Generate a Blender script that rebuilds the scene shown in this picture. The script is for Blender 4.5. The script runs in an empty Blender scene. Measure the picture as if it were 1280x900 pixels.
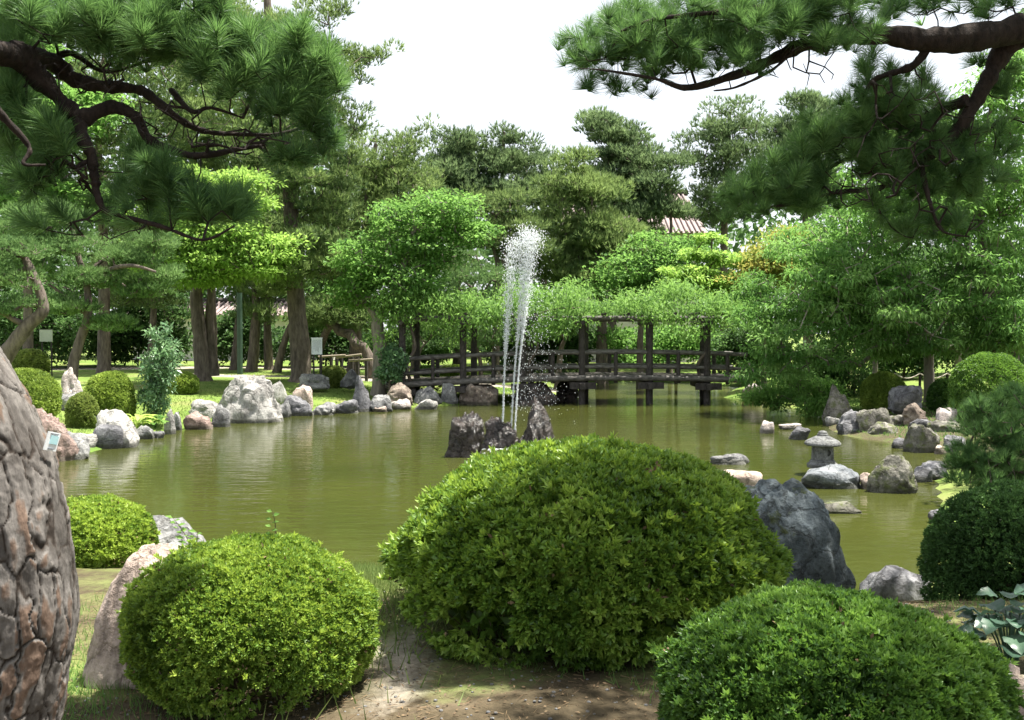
import bpy, bmesh, math, random
import numpy as np
from mathutils import Vector, Matrix
sc = bpy.context.scene
col = sc.collection
# ------------------------------------------------------------ camera
FPX = 1200.0; CAMZ = 2.6; PITCH = math.atan(34/FPX)
cd = bpy.data.cameras.new('camera'); cam = bpy.data.objects.new('camera', cd); col.objects.link(cam)
cd.sensor_width = 36; cd.lens = 36*FPX/1280; cd.clip_start = .05; cd.clip_end = 2500
cam.location = (0, 0, CAMZ); cam.rotation_euler = (math.pi/2-PITCH, 0, 0); sc.camera = cam
sc.render.resolution_x = 1024; sc.render.resolution_y = 720
# ------------------------------------------------------------ sky, sun, exposure
SUN = Vector((.30, .05, .94)).normalized()
w = bpy.data.worlds.new("World"); sc.world = w; w.use_nodes = True
nt = w.node_tree; bg = nt.nodes['Background']
sk = nt.nodes.new('ShaderNodeTexSky'); sk.sky_type = 'NISHITA'; sk.sun_disc = False
sk.sun_elevation = math.asin(SUN.z); sk.sun_rotation = math.atan2(SUN.x, SUN.y)
sk.dust_density = 4.0; sk.air_density = 1.0; sk.ozone_density = 1.0
mx = nt.nodes.new('ShaderNodeMix'); mx.data_type = 'RGBA'
mx.inputs[0].default_value = .8; mx.inputs[7].default_value = (3.5, 3.6, 3.7, 1)   # thin bright cloud over the whole sky
nt.links.new(sk.outputs[0], mx.inputs[6]); nt.links.new(mx.outputs[2], bg.inputs[0])
bg.inputs[1].default_value = .115
sd = bpy.data.lights.new('sun', 'SUN'); sd.energy = 5.0; sd.angle = math.radians(.6); sd.color = (1, .95, .86)
so = bpy.data.objects.new('sun', sd); col.objects.link(so); so.rotation_euler = SUN.to_track_quat('Z', 'Y').to_euler()
vs = sc.view_settings; vs.view_transform = 'Standard'; vs.look = 'None'; vs.gamma = 1; vs.use_curve_mapping = False
vs.exposure = 1.65
sc.cycles.max_bounces = 6; sc.cycles.diffuse_bounces = 3; sc.cycles.glossy_bounces = 3
sc.cycles.transmission_bounces = 3; sc.cycles.transparent_max_bounces = 4

# ------------------------------------------------------------ helpers
cP, sP = math.cos(PITCH), math.sin(PITCH)
def ray(px, py):
    u = (px-640)/FPX; v = (450-py)/FPX
    return Vector((u, cP+v*sP, -sP+v*cP))
def P(px, py, Y):
    d = ray(px, py); t = Y/d.y
    return Vector((d.x*t, Y, CAMZ+d.z*t))
def Gd(px, py, z=0.):
    d = ray(px, py); t = (z-CAMZ)/d.z
    return Vector((d.x*t, d.y*t, z))
def H(ix, iy, iz, seed):
    h = (ix*374761393 + iy*668265263 + iz*2147483647 + seed*974634777) & 0xffffffff
    h = ((h ^ (h >> 13))*1274126177) & 0xffffffff
    h = ((h ^ (h >> 16))*2246822519) & 0xffffffff
    return ((h ^ (h >> 15)) & 0xffffff)/float(0xffffff)
def vnoise(p, seed=0):
    p = np.asarray(p, float); f = np.floor(p); i = f.astype(np.int64); t = p-f; t = t*t*(3-2*t)
    r = 0
    for a in (0, 1):
        for b in (0, 1):
            for c in (0, 1):
                w_ = (t[:, 0] if a else 1-t[:, 0])*(t[:, 1] if b else 1-t[:, 1])*(t[:, 2] if c else 1-t[:, 2])
                r = r + w_*H(i[:, 0]+a, i[:, 1]+b, i[:, 2]+c, seed)
    return r*2-1
def fbm(p, seed=0, o=4, g=.5):
    p = np.asarray(p, float); r = 0; a = 1
    for k in range(o):
        r = r + a*vnoise(p*2**k, seed+k*17); a *= g
    return r
def nrm(v): return v/np.maximum(np.linalg.norm(v, axis=-1, keepdims=True), 1e-9)

class Geo:
    def __init__(s): s.V = []; s.F = []; s.n = 0
    def add(s, v, f, val=.5):
        v = np.asarray(v, float).reshape(-1, 3); f = np.asarray(f, np.int64)
        va = np.broadcast_to(np.asarray(val, float), (len(f),))
        s.V.append(v); s.F.append((f+s.n, va)); s.n += len(v); return s
    def mesh(s, name, off=(0, 0, 0), smooth=False, sharp=None):
        me = bpy.data.meshes.new(name)
        V = np.concatenate(s.V) - np.asarray(off)
        me.vertices.add(len(V)); me.vertices.foreach_set('co', V.astype(np.float32).ravel())
        lv = np.concatenate([f.ravel() for f, _ in s.F]); cnt = np.concatenate([np.full(len(f), f.shape[1]) for f, _ in s.F])
        st = np.concatenate([[0], np.cumsum(cnt)[:-1]])
        me.loops.add(len(lv)); me.loops.foreach_set('vertex_index', lv.astype(np.int32))
        me.polygons.add(len(cnt)); me.polygons.foreach_set('loop_start', st.astype(np.int32)); me.polygons.foreach_set('loop_total', cnt.astype(np.int32))
        at = me.attributes.new('v', 'FLOAT', 'FACE'); at.data.foreach_set('value', np.concatenate([v for _, v in s.F]).astype(np.float32))
        me.update(calc_edges=True)
        me.polygons.foreach_set('use_smooth', np.full(len(cnt), smooth))
        if sharp: me.set_sharp_from_angle(angle=math.radians(sharp))
        return me
def tagit(o, label=None, cat=None, group=None, kind=None):
    for k, v in (('label', label), ('category', cat), ('group', group), ('kind', kind)):
        if v: o[k] = v
    return o
def empty(name, loc, label, cat, group=None):
    o = bpy.data.objects.new(name, None); o.empty_display_size = .1; col.objects.link(o); o.location = loc
    return tagit(o, label, cat, group)
def ob(name, g, mat, parent=None, smooth=False, sharp=None, org=None):
    """g is a Geo in world coordinates; child of an Empty at its own place"""
    off = Vector((0, 0, 0))
    if parent is not None:
        q = parent
        while q is not None: off = off + q.location; q = q.parent
    elif org is not None: off = Vector(org)
    me = g.mesh(name, off, smooth, sharp) if isinstance(g, Geo) else g
    if mat: me.materials.append(mat)
    o = bpy.data.objects.new(name, me); col.objects.link(o)
    if parent is not None: o.parent = parent
    elif org is not None: o.location = org
    return o
def tube(g, pts, rad, k=8, val=.5, caps=True, rough=0, seed=0):
    pts = np.asarray([tuple(p) for p in pts], float); n = len(pts); rad = np.broadcast_to(np.asarray(rad, float), (n,))
    t = np.gradient(pts, axis=0); t = nrm(t)
    ref = np.array([0, 0, 1.]) if abs(t[0, 2]) < .8 else np.array([1., 0, 0])
    a = nrm(np.cross(t[0], ref)); A = []
    for i in range(n):
        a = a - t[i]*np.dot(a, t[i]); a = a/np.linalg.norm(a); A.append(a)
    A = np.array(A); B = np.cross(t, A)
    th = np.linspace(0, 2*np.pi, k, endpoint=False)
    v = pts[:, None]+rad[:, None, None]*(A[:, None]*np.cos(th)[None, :, None]+B[:, None]*np.sin(th)[None, :, None])
    if rough:
        q = v.reshape(-1, 3); d = fbm(q/(rad.mean()*1.3), seed, 3).reshape(n, k, 1)
        v = pts[:, None]+(v-pts[:, None])*(1+rough*d)
    i = np.arange(n-1)[:, None]*k; j = np.arange(k)[None, :]; j2 = (j+1) % k
    f = np.stack([i+j, i+j2, i+k+j2, i+k+j], -1).reshape(-1, 4)
    g.add(v, f, val)
    if caps:
        for e, s in ((0, -1), (n-1, 1)):
            idx = np.arange(k) if s > 0 else np.arange(k)[::-1]
            g.add(v[e], idx[None], val)
    return g
def spline(pts, m=6):
    pts = [Vector(p) for p in pts]; out = []
    for i in range(len(pts)-1):
        p0 = pts[max(i-1, 0)]; p1 = pts[i]; p2 = pts[i+1]; p3 = pts[min(i+2, len(pts)-1)]
        for j in range(m):
            t = j/m
            out.append(.5*((2*p1)+(p2-p0)*t+(2*p0-5*p1+4*p2-p3)*t*t+(3*p1-p0-3*p2+p3)*t**3))
    out.append(pts[-1]); return out
def box(g, c, s, rz=0, val=.5, jit=0, rng=None):
    x, y, z = [q/2 for q in s]
    v = np.array([(sx*x, sy*y, sz*z) for sz in (-1, 1) for sx, sy in ((-1, -1), (1, -1), (1, 1), (-1, 1))], float)
    ca, sa = math.cos(rz), math.sin(rz); R = np.array([[ca, sa, 0], [-sa, ca, 0], [0, 0, 1]])
    g.add(v@R+np.asarray(c), [[0, 3, 2, 1], [4, 5, 6, 7], [0, 1, 5, 4], [1, 2, 6, 5], [2, 3, 7, 6], [3, 0, 4, 7]], val); return g
def lathe(g, c, prof, k=24, val=.5, ang0=0):
    prof = np.array(prof, float); n = len(prof); th = np.linspace(0, 2*np.pi, k, endpoint=False)+ang0
    v = np.stack([prof[:, 0, None]*np.cos(th), prof[:, 0, None]*np.sin(th), np.repeat(prof[:, 1, None], k, 1)], -1)+np.asarray(c)
    i = np.arange(n-1)[:, None]*k; j = np.arange(k)[None, :]; j2 = (j+1) % k
    g.add(v, np.stack([i+j, i+j2, i+k+j2, i+k+j], -1).reshape(-1, 4), val)
    g.add(v[0], np.arange(k)[::-1][None], val); g.add(v[-1], np.arange(k)[None], val); return g

# foliage primitives (all arrays)
def leaves(g, p, d, L, W, rng, val, fold=0., droop=0., up=None):
    """one pointed four-sided leaf per row of p, along d"""
    n = len(p); d = nrm(d); r = rng.normal(size=(n, 3))
    if up is not None: r = np.cross(d, np.asarray(up)+r*.35)
    else: r = np.cross(d, r)
    s = nrm(r); q = np.cross(s, d)
    L = np.broadcast_to(L, (n,))[:, None]*rng.uniform(.75, 1.2, (n, 1)); W = np.broadcast_to(W, (n,))[:, None]*rng.uniform(.8, 1.2, (n, 1))
    tip = p+d*L; tip[:, 2] -= droop*L[:, 0]
    mid = p+d*L*.5
    v = np.stack([p, mid+s*W*.5+q*fold*W, tip, mid-s*W*.5+q*fold*W], 1)
    g.add(v, np.arange(4*n).reshape(n, 4), val)
def needles(g, p, d, L, W, rng, val):
    n = len(p); d = nrm(d); s = nrm(np.cross(d, rng.normal(size=(n, 3))))
    L = np.broadcast_to(L, (n,))[:, None]*rng.uniform(.7, 1.15, (n, 1))
    v = np.stack([p-s*W/2, p+s*W/2, p+d*L], 1)
    g.add(v, np.arange(3*n).reshape(n, 3), val)
def rosettes(g, p, nr, m, L, W, spread, rng, val, fold=.12, droop=0):
    pp = np.repeat(p, m, 0); nn = nrm(nr+rng.normal(size=nr.shape)*.28)
    a = nrm(np.cross(nn, rng.normal(size=nn.shape))); b = np.cross(nn, a); ph = (np.arange(m)*6.2832/m)[None]+rng.uniform(-.4, .4, (len(p), m))
    el = rng.uniform(.25, 1.1, (len(p), m, 1))*(spread/.45)
    dd = (nn[:, None]*np.cos(el)+(a[:, None]*np.cos(ph)[..., None]+b[:, None]*np.sin(ph)[..., None])*np.sin(el)).reshape(-1, 3)
    leaves(g, pp, dd, L, W, rng, np.clip(np.repeat(val, m)+rng.normal(size=len(pp))*.1, 0, 1), fold, droop, up=None)
def bursts(g, p, nr, m, L, W, spread, rng, val):
    pp = np.repeat(p, m, 0); dd = nrm(np.repeat(nrm(nr), m, 0)*(1-spread)+nrm(rng.normal(size=(len(pp), 3)))*spread)
    needles(g, pp, dd, L, W, rng, np.clip(np.repeat(val, m)+rng.normal(size=len(pp))*.1, 0, 1))

# ------------------------------------------------------------ materials
def newmat(name):
    m = bpy.data.materials.new(name); m.use_nodes = True; t = m.node_tree; t.nodes.clear()
    o = t.nodes.new('ShaderNodeOutputMaterial'); return m, t, o
def N(t, typ, ins=None, **kw):
    n = t.nodes.new(typ)
    for k, v in kw.items(): setattr(n, k, v)
    if ins:
        for k, v in ins.items():
            if hasattr(v, 'node'): t.links.new(v, n.inputs[k])
            else: n.inputs[k].default_value = v
    return n
def ramp(t, fac, stops, interp='LINEAR'):
    r = t.nodes.new('ShaderNodeValToRGB'); r.color_ramp.interpolation = interp
    e = r.color_ramp.elements
    while len(e) < len(stops): e.new(.5)
    for i, (p_, c) in enumerate(stops):
        e[i].position = p_; e[i].color = (*c, 1) if len(c) == 3 else c
    t.links.new(fac, r.inputs[0]); return r.outputs[0]
def foliage(name, dark, mid, light, trans=.45, tcol=None, rough=.5, spec=.16, nscale=1.2):
    dsat = lambda c_: tuple(.87*x_+.13*(.3*c_[0]+.6*c_[1]+.1*c_[2]) for x_ in c_); dark, mid, light = dsat(dark), dsat(mid), dsat(light)
    m, t, o = newmat(name)
    a = N(t, 'ShaderNodeAttribute', attribute_name='v')
    tc = N(t, 'ShaderNodeNewGeometry')
    nz = N(t, 'ShaderNodeTexNoise', {'Vector': tc.outputs['Position'], 'Scale': nscale, 'Detail': 2.})
    ad = N(t, 'ShaderNodeMath', {0: a.outputs['Fac'], 1: nz.outputs['Fac']}, operation='ADD')
    oi = N(t, 'ShaderNodeObjectInfo')
    rm = N(t, 'ShaderNodeMath', {0: oi.outputs['Random'], 1: .24, 2: .38}, operation='MULTIPLY_ADD')
    sb = N(t, 'ShaderNodeMath', {0: ad.outputs[0], 1: rm.outputs[0]}, operation='SUBTRACT')
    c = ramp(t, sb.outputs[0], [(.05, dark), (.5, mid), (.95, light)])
    b = N(t, 'ShaderNodeBsdfPrincipled', {'Base Color': c, 'Roughness': rough, 'Specular IOR Level': spec})
    tint = N(t, 'ShaderNodeMix', {0: .5, 6: c, 7: (*(tcol or [x*1.6 for x in light]), 1)}, data_type='RGBA')
    tr = N(t, 'ShaderNodeBsdfTranslucent', {'Color': tint.outputs[2]})
    mxs = N(t, 'ShaderNodeMixShader', {0: trans, 1: b.outputs[0], 2: tr.outputs[0]})
    t.links.new(mxs.outputs[0], o.inputs[0]); return m
def rockmat(name, base, dark, light, moss=0., rough=.85, scale=3., wet=False, bump=.8):
    m, t, o = newmat(name)
    tc = N(t, 'ShaderNodeNewGeometry'); pos = tc.outputs['Position']
    n1 = N(t, 'ShaderNodeTexNoise', {'Vector': pos, 'Scale': scale, 'Detail': 8., 'Roughness': .65})
    n2 = N(t, 'ShaderNodeTexNoise', {'Vector': pos, 'Scale': scale*9, 'Detail': 6., 'Roughness': .7})
    vo = N(t, 'ShaderNodeTexVoronoi', {'Vector': N(t, 'ShaderNodeVectorMath', {0: pos, 1: N(t, 'ShaderNodeVectorMath', {0: n1.outputs['Color'], 1: (.5, .5, .5)}, operation='MULTIPLY').outputs[0]}, operation='ADD').outputs[0], 'Scale': scale*.9}, feature='DISTANCE_TO_EDGE')
    c = ramp(t, n1.outputs['Fac'], [(.33, dark), (.48, base), (.66, light)])
    cr = ramp(t, vo.outputs['Distance'], [(0., (.35, .33, .3)), (.035, (1, 1, 1))])
    c2 = N(t, 'ShaderNodeMix', {0: .55, 6: c, 7: cr}, data_type='RGBA', blend_type='MULTIPLY').outputs[2]
    sp = ramp(t, n2.outputs['Fac'], [(.3, (.42, .42, .42)), (.5, (1, 1, 1)), (.75, (1.3, 1.3, 1.26))])
    c3 = N(t, 'ShaderNodeMix', {0: .8, 6: c2, 7: sp}, data_type='RGBA', blend_type='MULTIPLY').outputs[2]
    if moss:
        n3 = N(t, 'ShaderNodeTexNoise', {'Vector': pos, 'Scale': scale*1.7, 'Detail': 7., 'Roughness': .7})
        f = ramp(t, n3.outputs['Fac'], [(.62-.2*moss, (0, 0, 0)), (.72-.2*moss, (.8, .8, .8))])
        c3 = N(t, 'ShaderNodeMix', {0: f, 6: c3, 7: (.09, .11, .03, 1)}, data_type='RGBA').outputs[2]
    if not wet:  # a damp dark band just above the water: a real stain
        sx = N(t, 'ShaderNodeSeparateXYZ', {0: pos})
        wl = N(t, 'ShaderNodeMath', {0: sx.outputs[2], 1: N(t, 'ShaderNodeMath', {0: n1.outputs['Fac'], 1: .16}, operation='MULTIPLY').outputs[0]}, operation='SUBTRACT')
        f = ramp(t, wl.outputs[0], [(.0, (1, 1, 1)), (.05, (0, 0, 0))])
        c3 = N(t, 'ShaderNodeMix', {0: N(t, 'ShaderNodeMath', {0: f, 1: .7}, operation='MULTIPLY').outputs[0], 6: c3, 7: (.045, .045, .03, 1)}, data_type='RGBA').outputs[2]
    h = N(t, 'ShaderNodeMath', {0: n1.outputs['Fac'], 1: N(t, 'ShaderNodeMath', {0: n2.outputs['Fac'], 1: .25}, operation='MULTIPLY').outputs[0]}, operation='ADD')
    h2 = N(t, 'ShaderNodeMath', {0: h.outputs[0], 1: N(t, 'ShaderNodeMath', {0: N(t, 'ShaderNodeMath', {0: vo.outputs['Distance'], 1: .05}, operation='MINIMUM').outputs[0], 1: 3.}, operation='MULTIPLY').outputs[0]}, operation='ADD')
    bp = N(t, 'ShaderNodeBump', {'Height': h2.outputs[0], 'Strength': bump, 'Distance': .12})
    b = N(t, 'ShaderNodeBsdfPrincipled', {'Base Color': c3, 'Roughness': .22 if wet else rough, 'Specular IOR Level': .6 if wet else .3, 'Normal': bp.outputs[0]})
    t.links.new(b.outputs[0], o.inputs[0]); return m
def plain(name, c1, c2, scale=8., rough=.8, bump=.3, stretch=(1, 1, 1), dist=.02, spec=.3):
    m, t, o = newmat(name)
    tc = N(t, 'ShaderNodeNewGeometry')
    mp = N(t, 'ShaderNodeMapping', {'Vector': tc.outputs['Position'], 'Scale': stretch})
    n1 = N(t, 'ShaderNodeTexNoise', {'Vector': mp.outputs[0], 'Scale': scale, 'Detail': 8., 'Roughness': .65})
    c = ramp(t, n1.outputs['Fac'], [(.35, c1), (.65, c2)])
    bp = N(t, 'ShaderNodeBump', {'Height': n1.outputs['Fac'], 'Strength': bump, 'Distance': dist})
    b = N(t, 'ShaderNodeBsdfPrincipled', {'Base Color': c, 'Roughness': rough, 'Specular IOR Level': spec, 'Normal': bp.outputs[0]})
    t.links.new(b.outputs[0], o.inputs[0]); return m
M = {}
M['needle'] = foliage('long_needles', (.028, .085, .030), (.075, .185, .050), (.19, .35, .10), .38, (.24, .44, .10), .45, .25, 2.)
M['pine'] = foliage('far_pine_needles', (.03, .075, .022), (.095, .175, .042), (.24, .34, .085), .4, nscale=.6)
M['pineblue'] = foliage('far_pine_needles_blue', (.03, .072, .032), (.085, .155, .055), (.19, .28, .10), .4, nscale=.6)
M['pad'] = foliage('clipped_pine_needles', (.03, .085, .02), (.085, .19, .045), (.20, .34, .09), .4, nscale=1.)
M['broad'] = foliage('green_leaves', (.03, .09, .012), (.085, .225, .028), (.19, .37, .055), .5, nscale=.8)
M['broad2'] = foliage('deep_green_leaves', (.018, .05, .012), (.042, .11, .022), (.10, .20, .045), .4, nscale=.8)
M['lime'] = foliage('lime_leaves', (.09, .20, .02), (.18, .35, .03), (.32, .50, .065), .5, nscale=.8)
M['orange'] = foliage('orange_tinged_leaves', (.09, .18, .02), (.18, .30, .03), (.34, .30, .05), .5, nscale=.8)
M['cherry'] = foliage('cherry_leaves', (.035, .10, .02), (.095, .25, .04), (.24, .43, .10), .5, (.22, .42, .08), nscale=.6)
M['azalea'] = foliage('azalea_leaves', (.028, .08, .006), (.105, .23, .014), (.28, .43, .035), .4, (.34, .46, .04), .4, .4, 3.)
M['azalea_lit'] = foliage('sunlit_azalea_leaves', (.035, .09, .006), (.135, .265, .016), (.36, .50, .04), .4, (.38, .5, .05), .45, .3, 3.)  # sunlit copy of the azalea leaves: sunshine put into the colour
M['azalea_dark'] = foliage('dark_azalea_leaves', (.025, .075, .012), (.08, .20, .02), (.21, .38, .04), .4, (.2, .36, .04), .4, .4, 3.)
M['clipped'] = foliage('clipped_bush_leaves', (.08, .15, .012), (.19, .29, .02), (.32, .43, .04), .3, nscale=2.)
M['clipped_dull'] = foliage('dull_bush_leaves', (.08, .13, .02), (.18, .25, .035), (.30, .36, .06), .3, nscale=2.)
M['box'] = foliage('small_dark_leaves', (.018, .05, .012), (.045, .115, .024), (.09, .20, .035), .25, nscale=3.)
M['camellia'] = foliage('glossy_bluish_leaves', (.035, .09, .04), (.09, .21, .08), (.22, .38, .16), .3, rough=.3, spec=.6, nscale=2.)
M['hosta_y'] = foliage('yellow_hosta', (.2, .34, .03), (.35, .50, .06), (.5, .62, .12), .35, nscale=4.)
M['hosta_d'] = foliage('bluish_broad_leaves', (.03, .075, .045), (.05, .12, .07), (.08, .16, .09), .25, rough=.35, spec=.5, nscale=4.)
M['wist'] = foliage('wisteria_leaves', (.03, .085, .012), (.09, .21, .028), (.20, .37, .055), .45, nscale=1.)
M['grass'] = foliage('grass_blades', (.06, .12, .02), (.11, .19, .03), (.20, .26, .06), .4, nscale=1.5)
M['grassd'] = foliage('shade_grass_blades', (.05, .12, .02), (.09, .21, .03), (.16, .30, .05), .4, nscale=1.5)
R_ = {}
R_['white'] = rockmat('pale_grey_stone', (.30, .29, .275), (.13, .125, .12), (.46, .45, .425), 0, scale=2.2)
R_['pinkwhite'] = rockmat('pinkish_white_stone', (.42, .37, .345), (.24, .205, .19), (.56, .51, .48), 0, scale=3.)
R_['island'] = rockmat('island_blue_grey_stone', (.14, .155, .17), (.05, .055, .06), (.27, .28, .29), .1, scale=3.)
R_['grey'] = rockmat('grey_stone', (.19, .19, .19), (.085, .085, .09), (.32, .32, .31), 0, scale=3.)
R_['dark'] = rockmat('dark_grey_stone', (.13, .13, .14), (.06, .06, .065), (.24, .24, .25), 0, scale=3.)
R_['pink'] = rockmat('red_brown_stone', (.25, .18, .155), (.13, .10, .09), (.38, .29, .26), 0, scale=3.)
R_['tan'] = rockmat('tan_pink_stone', (.42, .335, .285), (.25, .195, .16), (.55, .45, .39), .12, scale=2.4)
R_['brown'] = rockmat('brown_rough_stone', (.20, .16, .13), (.09, .07, .06), (.32, .28, .23), 0, scale=4.)
R_['blue'] = rockmat('blue_grey_stone', (.095, .115, .125), (.04, .05, .055), (.19, .225, .245), .25, scale=3.5, bump=.9)
R_['mossy'] = rockmat('mossy_mottled_stone', (.155, .148, .128), (.06, .056, .048), (.28, .265, .235), .55, scale=3.2)
R_['wet'] = rockmat('wet_black_stone', (.035, .027, .024), (.012, .010, .010), (.085, .06, .052), 0, wet=True, scale=4., bump=1.)
R_['wetbrown'] = rockmat('wet_brown_stone', (.035, .025, .021), (.014, .011, .010), (.07, .052, .043), 0, wet=True, scale=4., bump=1.)
M['bark'] = plain('grey_brown_bark', (.06, .048, .04), (.17, .14, .115), 9., .9, .9, (1, 1, .25), .05)
M['barkpale'] = plain('pale_grey_bark', (.14, .125, .105), (.28, .25, .21), 7., .9, .7, (1, 1, .3), .04)
M['barkdark'] = plain('dark_branch_bark', (.012, .009, .008), (.04, .029, .024), 30., .95, 1., (1, 1, .6), .02)
M['twig'] = plain('brown_twigs', (.05, .035, .025), (.12, .085, .06), 30., .9, .3)
M['log'] = plain('weathered_dark_logs', (.020, .017, .016), (.065, .056, .052), 14., .75, .6, (1, .5, .5), .02)
M['logtop'] = plain('pale_weathered_rail', (.035, .031, .029), (.15, .14, .13), 12., .75, .6, (.35, 1, 1), .02)
M['granite'] = rockmat('lantern_granite', (.17, .175, .175), (.08, .082, .082), (.25, .255, .25), .1, scale=7.)
M['white_board'] = plain('white_sign_board', (.62, .67, .72), (.72, .76, .80), 3., .5, .05)
M['board_green'] = plain('pale_green_board', (.40, .45, .36), (.50, .54, .44), 3., .6, .05)
M['black'] = plain('window_hole_shade', (.02, .02, .02), (.05, .05, .05), 3., .6, .05)
M['ink'] = plain('grey_lettering', (.18, .2, .23), (.25, .27, .3), 3., .6, .0)
M['rope'] = plain('pale_rope', (.4, .37, .3), (.55, .5, .42), 30., .9, .3)
M['bamboo'] = plain('bamboo_poles', (.18, .155, .11), (.28, .24, .18), 12., .7, .2)
M['greenpole'] = plain('green_pole', (.03, .06, .04), (.05, .09, .06), 3., .5, .05)
M['roof'] = plain('weathered_red_tiles', (.20, .155, .15), (.32, .26, .25), 3., .8, .2)
M['plaster'] = plain('pale_plaster', (.5, .48, .45), (.62, .6, .57), 2., .9, .05)
M['glass'] = plain('dark_window_glass', (.03, .035, .04), (.05, .055, .06), 2., .1, .0, spec=.6)
M['litter'] = foliage('dry_leaf_litter', (.06, .04, .025), (.13, .085, .045), (.24, .16, .08), .1)
# ------------------------------------------------------------ the pond outline and the ground
POND = np.array([(-4.9, 10.6), (-3.2, 9.9), (-1.3, 9.4), (.5, 8.9), (2.2, 8.7), (3.6, 9.0), (4.4, 9.8), (5.4, 11.5), (6.4, 14.), (7.6, 17), (8.9, 19.), (9.6, 20.5), (9.3, 22.2), (8.4, 24.2), (8.8, 26.5), (9.8, 29.5), (9.9, 33), (9.2, 36), (8.6, 38.5), (9.6, 42),
    (11, 46.), (9.5, 50), (6, 51.5), (3.9, 48), (2.9, 43), (2.3, 38.5), (1.2, 36.8), (-.2, 36.3), (-1.3, 35.8), (-2.3, 34.4), (-3.4, 33.6), (-4.7, 32), (-6.2, 31.4), (-7.4, 30.2), (-8.2, 28.2), (-8.8, 26.4), (-9.3, 25.), (-9.2, 22.6), (-9.3, 20.2), (-9.2, 17.), (-8., 13.6), (-6.3, 11.6)])
def sdist(x, y):
    """signed distance to the pond edge, positive on land"""
    x = np.asarray(x, float); y = np.asarray(y, float); d = np.full(x.shape, 1e9); ins = np.zeros(x.shape, bool)
    n = len(POND)
    for i in range(n):
        a = POND[i]; b = POND[(i+1) % n]; e = b-a
        t = np.clip(((x-a[0])*e[0]+(y-a[1])*e[1])/(e@e), 0, 1)
        d = np.minimum(d, np.hypot(x-a[0]-t*e[0], y-a[1]-t*e[1]))
        c = ((a[1] > y) != (b[1] > y)) & (x < (b[0]-a[0])*(y-a[1])/(b[1]-a[1]+1e-12)+a[0])
        ins ^= c
    return np.where(ins, -d, d)
def ss(a, b, x):
    t = np.clip((x-a)/(b-a), 0, 1); return t*t*(3-2*t)
def gz(x, y):
    x = np.atleast_1d(np.asarray(x, float)); y = np.atleast_1d(np.asarray(y, float))
    s = sdist(x, y); near = 1-ss(9, 15, y)
    top = .70+.30*near; wd = 8.5-5.0*near
    z = np.where(s > 0, .10*ss(0, .25, s)+(top-.10)*ss(-.4, wd, s), -.75*ss(0, 2.0, -s)+.0)
    p = np.stack([x*.5, y*.5, x*0], 1)
    z = z+np.where(s > .3, .05*fbm(p, 5, 3)*ss(.3, 2, s), 0)
    far = ss(60, 160, np.hypot(x, y)); return z*(1-far)+.7*far
def gz1(x, y): return float(gz(x, y)[0])
def onground(px, py, guess=0.5):
    z = guess
    for _ in range(12):
        q = Gd(px, py, z); z = gz1(q.x, q.y)
    return Gd(px, py, z)

xs = np.concatenate([[-1500, -700, -350, -180, -110, -75, -55, -42], np.arange(-34, 34.01, .36), [42, 55, 75, 110, 180, 350, 700, 1500]])
ys = np.concatenate([[-1500, -500, -150, -60, -25, -12], np.arange(-5, 14, .2), np.arange(14, 60, .4), [62, 66, 72, 80, 95, 120, 170, 260, 500, 1500]])
gx, gy = np.meshgrid(xs, ys); zz = gz(gx.ravel(), gy.ravel())
nx = len(xs); ny = len(ys); i = (np.arange(ny-1)[:, None]*nx+np.arange(nx-1)[None]).ravel()
g = Geo().add(np.stack([gx.ravel(), gy.ravel(), zz], 1), np.stack([i, i+1, i+nx+1, i+nx], 1))
m, t, o = newmat('garden_ground')
geo = N(t, 'ShaderNodeNewGeometry'); pos = geo.outputs['Position']
A = N(t, 'ShaderNodeAttribute', attribute_name='cover')
n1 = N(t, 'ShaderNodeTexNoise', {'Vector': pos, 'Scale': 1.7, 'Detail': 8., 'Roughness': .7})
n2 = N(t, 'ShaderNodeTexNoise', {'Vector': pos, 'Scale': 30., 'Detail': 6., 'Roughness': .7})
n3 = N(t, 'ShaderNodeTexNoise', {'Vector': pos, 'Scale': .5, 'Detail': 5., 'Roughness': .6})
gr = ramp(t, n3.outputs['Fac'], [(.35, (.09, .155, .03)), (.5, (.14, .20, .045)), (.66, (.18, .195, .07))])
gr2 = N(t, 'ShaderNodeMix', {0: .5, 6: gr, 7: ramp(t, n2.outputs['Fac'], [(.3, (.5, .5, .5)), (.7, (1.3, 1.3, 1.2))])}, data_type='RGBA', blend_type='MULTIPLY').outputs[2]
dirt = ramp(t, n1.outputs['Fac'], [(.3, (.045, .036, .022)), (.5, (.085, .068, .042)), (.7, (.15, .12, .08))])
dirt2 = N(t, 'ShaderNodeMix', {0: .6, 6: dirt, 7: ramp(t, n2.outputs['Fac'], [(.3, (.5, .5, .5)), (.7, (1.3, 1.25, 1.2))])}, data_type='RGBA', blend_type='MULTIPLY').outputs[2]
sx = N(t, 'ShaderNodeSeparateColor', {0: A.outputs['Color']})
def edge(src, sharp=.12):
    q = N(t, 'ShaderNodeMath', {0: src, 1: N(t, 'ShaderNodeMath', {0: n1.outputs['Fac'], 1: .5}, operation='SUBTRACT').outputs[0]}, operation='ADD')
    return ramp(t, q.outputs[0], [(.5-sharp, (0, 0, 0)), (.5+sharp, (1, 1, 1))])
c1 = N(t, 'ShaderNodeMix', {0: edge(sx.outputs[0], .16), 6: dirt2, 7: gr2}, data_type='RGBA').outputs[2]
sand = ramp(t, n2.outputs['Fac'], [(.3, (.22, .195, .16)), (.7, (.36, .325, .27))])
c2 = N(t, 'ShaderNodeMix', {0: edge(sx.outputs[1]), 6: c1, 7: sand}, data_type='RGBA').outputs[2]
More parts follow.
